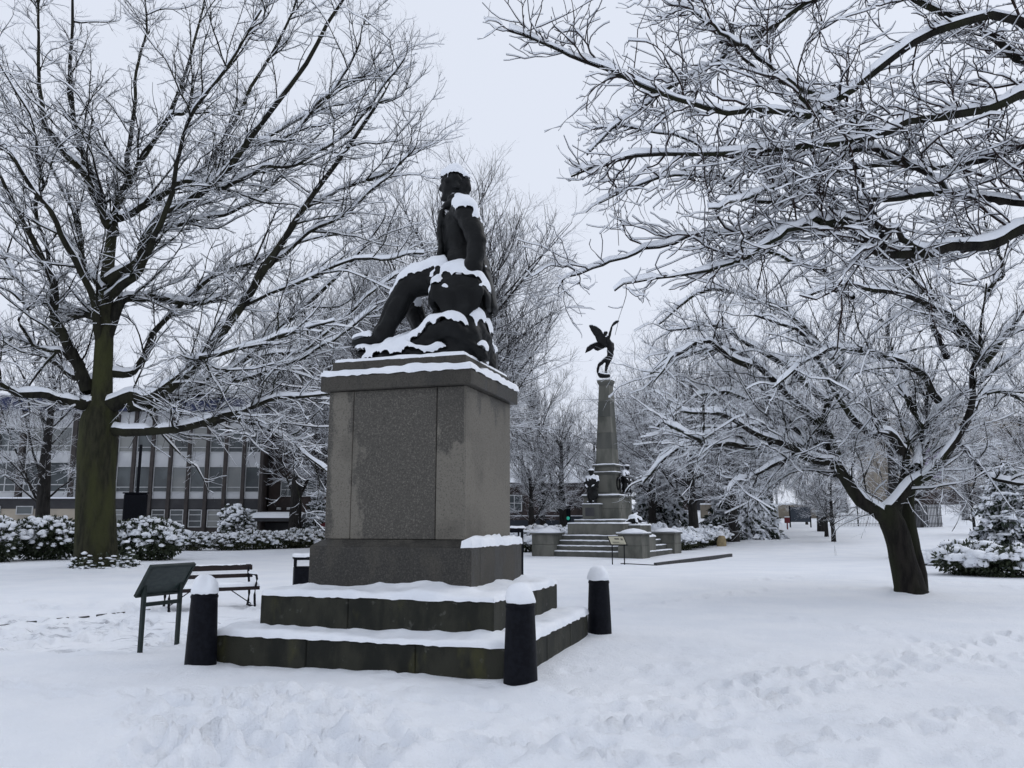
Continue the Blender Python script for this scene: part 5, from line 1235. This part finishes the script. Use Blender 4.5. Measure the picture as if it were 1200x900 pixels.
# notice board case with pole, and a low blue sign by the hedge
nbp = thing('notice_case', 'black display case on a tall thin pole standing behind the rhododendron', 'sign', (-18.6, 41.0, 0), .1)
block('case', (-.55, .55, -.12, .12, .5, 2.95), MATS['iron_black'], nbp, .05); block('pole', (-.06, .06, .125, .24, -.2, 5.4), MATS['iron_black'], nbp, .01)
block('case_rim', (-.60, .60, -.14, .124, 2.951, 3.02), MATS['iron_black'], nbp, .01)
for sx in (-1, 1): block('foot', (sx * .4 - .05, sx * .4 + .05, -.05, .05, -.2, .499), MATS['iron_black'], nbp, .005)
bs = thing('blue_sign', 'small blue board low behind the hedge near the leaning dark trunk', 'sign', (-23.3, 43.5, 0), 0)
block('board', (-.8, .8, -.03, .03, .75, 1.55), MATS['sign_blue'], bs, .01); block('leg', (-.6, -.54, -.02, .02, -.2, .749), MATS['grey_rail'], bs, 0); block('leg', (.54, .6, -.02, .02, -.2, .749), MATS['grey_rail'], bs, 0)
for k in range(3): block('lettering', (-.6, .1 + .2 * (k == 0), -.034, -.031, 1.32 - .17 * k, 1.37 - .17 * k), MATS['frame_white'], bs, 0)

# ================================================================== HOUSE, ROAD THINGS BEHIND THE MEMORIAL
ho = thing('brown_house', 'brown house with snowy roof and chimney behind the memorial', 'building', (3.0, 86.0, 0), math.radians(8))
def hb_(n, b, m, bev=0): return block(n, b, MATS[m], ho, bev)
hb_('wall', (-6, 9, 0, 8, -.3, 5.6), 'brick_brown')
bm = bmesh.new(); vs = [bm.verts.new(p) for p in ((-6.5, -.6, 5.55), (9.5, -.6, 5.55), (9.5, 4, 9.2), (-6.5, 4, 9.2), (9.5, 8.6, 5.55), (-6.5, 8.6, 5.55))]
for f in ((0, 1, 2, 3), (3, 2, 4, 5), (0, 3, 5), (1, 4, 2), (0, 5, 4, 1)): bm.faces.new([vs[i] for i in f])
rf = obj('roof', from_bm('roof', bm), SNOW, ho)
block('chimney', (3.6, 4.8, 3.4, 4.4, 8.2, 10.2), MATS['brick_brown'], rf); block('chimney_cap', (3.5, 4.9, 3.3, 4.5, 10.201, 10.32), SNOW, rf)
window(.9, 2.7, 2.6, 4.3, (.35, .65), (.5,), -.06, ho, .10); window(-3.6, -2.0, 2.6, 4.3, (.5,), (.5,), -.06, ho, .10); hb_('porch', (5.2, 8.0, -1.6, -.02, -.3, 3.0), 'brick_brown'); hb_('porch_roof', (5.0, 8.2, -1.8, -.02, 3.01, 3.5), 'dark_band')
block('snow', (4.95, 8.25, -1.85, -.01, 3.51, 3.72), SNOW, ho, .05)
hd = thing('site_hoarding', 'dark blue-grey hoarding with a small white notice behind the memorial', 'fence', (5.3, 66.0, 0), .05)
for k in range(9): block('panel', (-6.4 + k * 1.22, -6.4 + k * 1.22 + 1.205, -.03, .03, -.2, 2.0 if k > 3 else 1.7), MATS['hoarding'], hd, 0)
block('notice', (.42, .78, -.045, -.031, 1.0, 1.45), MATS['frame_white'], hd, 0); block('coping', (-6.4, 4.58, -.06, .06, 2.001, 2.07), SNOW, hd, 0)
gr = thing('guard_rail', 'pale horizontal guard rail along the road behind the shrub bed', 'railing', (-.5, 56.0, 0), .06)
tube_obj('rail', [(-8, 0, 1.0), (0, 0, 1.05), (9, 0, 1.1)], .05, MATS['grey_rail'], gr); tube_obj('rail', [(-8, 0, .5), (0, 0, .55), (9, 0, .6)], .04, MATS['grey_rail'], gr)
for k in range(9): tube_obj('post', [(-7.8 + k * 2.05, 0, -.2), (-7.8 + k * 2.05, 0, 1.05 + .006 * k)], .04, MATS['grey_rail'], gr)
tl = thing('traffic_light', 'black traffic light showing green behind the memorial', 'traffic light', (4.16, 62.0, 0), 0)
block('pole', (-.06, .06, -.06, .06, -.2, 1.6), MATS['iron_black'], tl); block('head', (-.2, .2, -.18, .1, 1.6, 2.75), MATS['iron_black'], tl, .03)
for z, mm in ((2.50, 'iron_black'), (2.17, 'iron_black'), (1.83, 'green_lamp')):
    bm = bmesh.new(); bmesh.ops.create_cone(bm, cap_ends=True, segments=14, radius1=.13, radius2=.13, depth=.03, matrix=Matrix.Translation((0, -.20, z)) @ Matrix.Rotation(math.pi / 2, 4, 'X')); obj('lens', from_bm('lens', bm), MATS[mm], tl)
block('snow', (-.2, .2, -.18, .1, 2.752, 2.83), SNOW, tl, .02)
lp = thing('street_lamp', 'tall thin street lamp with a long arm rising behind the soldier statue', 'street lamp', (7.15, 71.5, 0), 0)
tube_obj('pole', [(0, 0, -.2), (0, 0, 4), (0, 0, 8.75)], .09, MATS['iron_black'], lp); tube_obj('arm', [(0, 0, 8.7), (-.7, 0, 8.72), (-1.35, 0, 8.68)], .045, MATS['iron_black'], lp); block('lantern', (-1.75, -1.2, -.12, .12, 8.6, 8.72), MATS['iron_black'], lp, .02)

# ================================================================== FAR RIGHT
wb = thing('stone_building', 'tan stone building with a purple banner beyond the lawn', 'building', (66.0, 118.0, 3.5), -.12)
for k in range(6): block('wall_bay', (-12 + 6.0 * k + .02, -12 + 6.0 * (k + 1) - .02, .0, 14, -2, 13), MATS['tan_stone'], wb)
block('base_course', (-12, 24, -.25, -.005, -2, 2.6), MATS['brick_brown'], wb); block('banner', (-6.6, -4.4, -.40, -.30, 4.2, 8.6), MATS['purple_cloth'], wb); block('banner_pole', (-6.9, -4.1, -.40, -.30, 8.61, 8.75), MATS['grey_rail'], wb)
for k in range(5): window(-11 + 6 * k + (3 if k == 1 else 0), -8.6 + 6 * k + (3 if k == 1 else 0), 5, 9, (.5,), (.5,), -.08, wb, .15)
def palisade(label, x, y, n, rz, pitch=.22, h=2.1):
    z = float(ground_h(x, y)); t = thing('palisade_fence', label, 'fence', (x, y, z), rz)
    pm = from_bm('pale', box_bm(-.05, .05, -.02, .02, .0, h, 0))
    for k in range(n):
        o = obj('pale', pm, MATS['grey_rail'], t); o.location = (k * pitch, 0, -.1)
    for zz in (.45, h - .45): block('rail', (-.1, n * pitch, .022, .06, zz, zz + .06), MATS['grey_rail'], t)
    for k in range(0, n, 12): block('post', (k * pitch - .04, k * pitch + .04, .062, .14, -.2, h - .2), MATS['grey_rail'], t)
palisade('grey steel palisade fence panel standing right of the forked trunk', 36.8, 77.0, 22, math.radians(25), .20, 2.3)
def weld(label, x, y, L, rz, h=2.0):
    z = float(ground_h(x, y)); t = thing('mesh_fence', label, 'fence', (x, y, z), rz)
    pm = from_bm('bar', box_bm(-.012, .012, -.012, .012, 0, h, 0)); n = int(L / .14)
    for k in range(n): o = obj('bar', pm, MATS['grey_rail'], t); o.location = (k * .14, 0, -.1)
    for zz in (.2, 1.0, h - .25): block('rail', (0, L, .014, .05, zz, zz + .05), MATS['grey_rail'], t)
    for k in range(int(L / 2.6) + 1): block('post', (k * 2.6 - .05, k * 2.6 + .05, .052, .14, -.2, h), MATS['iron_black'], t)
weld('pale see-through mesh fence left of the forked trunk', 30.6, 80.0, 7.8, -.05)
weld('pale see-through mesh fence behind the forked trunk', 38.4, 79.7, 3.0, .1)
fp = thing('white_pole', 'slim white pole by the dark notice board across the lawn', 'pole', (25.2, 79.0, float(ground_h(25.2, 79.0))), 0); tube_obj('shaft', [(0, 0, -.2), (0, 0, 2), (0, 0, 3.9)], .10, MATS['frame_white'], fp); lathe('cap', [(0.0, 4.0), (.11, 3.96), (.12, 3.9), (.10, 3.88)], MATS['frame_white'], fp, 10)
db = thing('notice_board', 'dark notice board on two posts across the lawn', 'sign', (27.0, 78.0, float(ground_h(27.0, 78.0))), .1)
block('board', (-.95, .95, -.04, .04, .55, 1.95), MATS['hoarding'], db, .01)
for sx in (-1, 1): block('post', (sx * 1.0 - .05, sx * 1.0 + .05, -.05, .05, -.2, 2.05), MATS['iron_black'], db)
rb = thing('red_post', 'small red marker post by the white pole', 'post', (24.6, 74.5, float(ground_h(24.6, 74.5))), 0)
block('shaft', (-.05, .05, -.05, .05, -.2, .55), MATS['red_paint'], rb); block('head', (-.22, .22, -.1, .1, .551, 1.05), MATS['red_paint'], rb, .03); block('snow', (-.22, .22, -.1, .1, 1.052, 1.14), SNOW, rb, .03)
lw = thing('low_wall', 'low stone wall with snow on top behind the notice board', 'wall', (20.5, 90.0, float(ground_h(22, 90.0))), .03)
for k in range(7): block('wall_stone', (k * 2.0 + .01, k * 2.0 + 1.99, 0, .5, -.3, 1.5), MATS['tan_stone'], lw)
snow_slab('snow', 0, 14, 0, .5, 1.5, .15, lw, seed=140, res=.3)
lb = thing('dark_shelter', 'dark low shelter with snow roof beyond the low wall', 'building', (22.0, 104.0, float(ground_h(22, 104.0))), 0)
block('wall', (-3, 6, 0, 4, -.3, 3.2), MATS['brick_brown'], lb); block('door', (.5, 2.0, -.06, -.005, -.1, 2.3), MATS['dark_band'], lb); block('roof', (-3.4, 6.4, -.4, 4.4, 3.21, 3.4), MATS['dark_band'], lb); block('snow', (-3.4, 6.4, -.4, 4.4, 3.41, 3.62), SNOW, lb, .06)

# ================================================================== TREES BEHIND
GA = 'bare trees standing behind the monuments'
ra = np.random.default_rng(101)
def G3(x, y): return (x, y, float(ground_h(x, y)))
up1 = far_tree('bare_tree', 'tall upswept bare tree whose fan of fine twigs rises behind the seated statue', ra, 20.0, .42, 'upswept', None)
rd1 = far_tree('bare_tree', 'broad bare tree with dark trunk in front of the wide office windows', ra, 14.0, .36, 'round', None)
wp1 = far_tree('bare_tree', 'tall tree with straight dark trunk and drooping snowy twigs beside the yellow stone', ra, 15.5, .30, 'weeping', None)
up1.scale = (1.16, 1.16, 1.16); up1.location = G3(-3.4, 43.0); up1.rotation_euler.z = .6
rd1.location = G3(-22.5, 40.0)
wp1.location = G3(10.9, 50.0)
for (src, x, y, rz, sc, lab) in (
    (up1, -8.6, 50.0, 2.2, .98, 'tall upswept bare tree between the great tree and the statue'),
    (up1, -2.2, 48.0, 3.9, 1.08, 'upswept bare tree just right of the statue rock, behind the fan of twigs'),
    (up1, -6.4, 46.5, 5.1, .96, 'upswept bare tree behind the knees of the seated statue'),
    (up1, -13.5, 52.0, 0.9, .95, 'upswept bare tree behind the lower boughs of the great tree'),
    (rd1, 3.6, 58.0, 5.6, .85, 'broad bare tree behind the shrub bed left of the obelisk'),
    (wp1, 14.2, 53.5, 4.1, 1.05, 'tall drooping bare tree close behind the yellow stone'),
    (wp1, 20.5, 66.0, 5.5, 1.15, 'tall drooping bare tree between the cedar and the white pole'),
    (wp1, 7.2, 62.0, 2.9, .80, 'drooping bare tree just behind the obelisk foot'),
    (wp1, 13.5, 70.0, 0.9, 1.0, 'drooping bare tree between the obelisk and the cedar'),
    (wp1, 21.5, 76.0, 4.9, 1.1, 'tall drooping bare tree behind the white pole'),
    (wp1, 9.6, 57.0, 1.2, .95, 'drooping bare tree right behind the memorial, before the narrow evergreen'),
    (wp1, 12.6, 76.0, 3.6, 1.2, 'tall drooping bare tree rising past the right of the obelisk'),
    (rd1, 18.6, 72.0, 0.7, 1.2, 'broad snowy tree above the cedar, nearer than the distant ones'),
    (rd1, 26.0, 70.0, 5.9, .95, 'broad bare tree behind the two young trees'),
    (rd1, 16.0, 92.0, 0.2, 1.25, 'distant broad tree behind the narrow evergreen'),
    (rd1, 38.0, 78.0, 1.9, 1.1, 'broad bare tree just behind the palisade fence'),
    (up1, 2.4, 66.0, 4.0, .80, 'smaller upswept bare tree in front of the brown house'),
    (rd1, -9.6, 46.0, 1.1, .92, 'broad bare tree hidden low behind the plinth, its twigs hanging before the entrance wing'),
    (rd1, 1.2, 54.5, 3.0, .60, 'low broad bare tree between the plinth and the memorial'),
    (rd1, -35.0, 46.0, 5.0, 1.05, 'broad bare tree at the far end of the office block'),
    (up1, -20.0, 78.0, 5.2, 1.05, 'distant upswept bare tree rising over the office roof'),
    (up1, -32.0, 80.0, 3.2, 1.05, 'distant upswept bare tree over the wide office windows'),
    (up1, -2.0, 102.0, 1.0, .9, 'distant bare tree behind the brown house'),
    (rd1, 5.4, 100.0, 4.0, .95, 'distant bare tree over the roof of the brown house, beside its chimney'),
    (rd1, 13.0, 84.0, 2.0, 1.1, 'distant bare tree directly behind the obelisk'),
    (rd1, 20.0, 104.0, 1.0, 1.15, 'distant bare tree above the cedar'),
    (wp1, 16.5, 58.0, 1.5, 1.0, 'tall drooping bare tree behind the cedar'),
    (rd1, 17.2, 37.5, 2.6, .85, 'bare tree directly behind the forked tree'),
    (rd1, 28.0, 42.0, 4.4, .95, 'bare tree past the evergreen, only its boughs in view'),
    (wp1, 37.0, 60.0, .4, .85, 'drooping bare tree before the tan stone building'),
    (rd1, 27.0, 92.0, 3.4, 1.1, 'distant bare tree behind the dark notice board'),
    (up1, 40.0, 100.0, .7, .9, 'distant upswept bare tree behind the palisade fence'),
    (rd1, 48.0, 88.0, 2.3, 1.0, 'distant bare tree by the tan stone building'),
    (rd1, 33.0, 108.0, 5.3, 1.1, 'distant bare tree behind the mesh fence'),
    (wp1, 20.2, 52.5, 0.2, .44, 'small young tree with a knotted trunk before the mesh fence, the stouter of two'),
    (wp1, 22.6, 60.0, 2.4, .44, 'small slim young tree before the mesh fence, the thinner of two'),
    (wp1, 35.2, 63.5, 4.4, .40, 'small young tree alone on the white slope by the evergreen'),
    (wp1, 29.0, 82.0, 3.2, .42, 'small tree next to the dark notice board')):
    copy_thing(src, G3(x, y), rz, lab, None, sc)
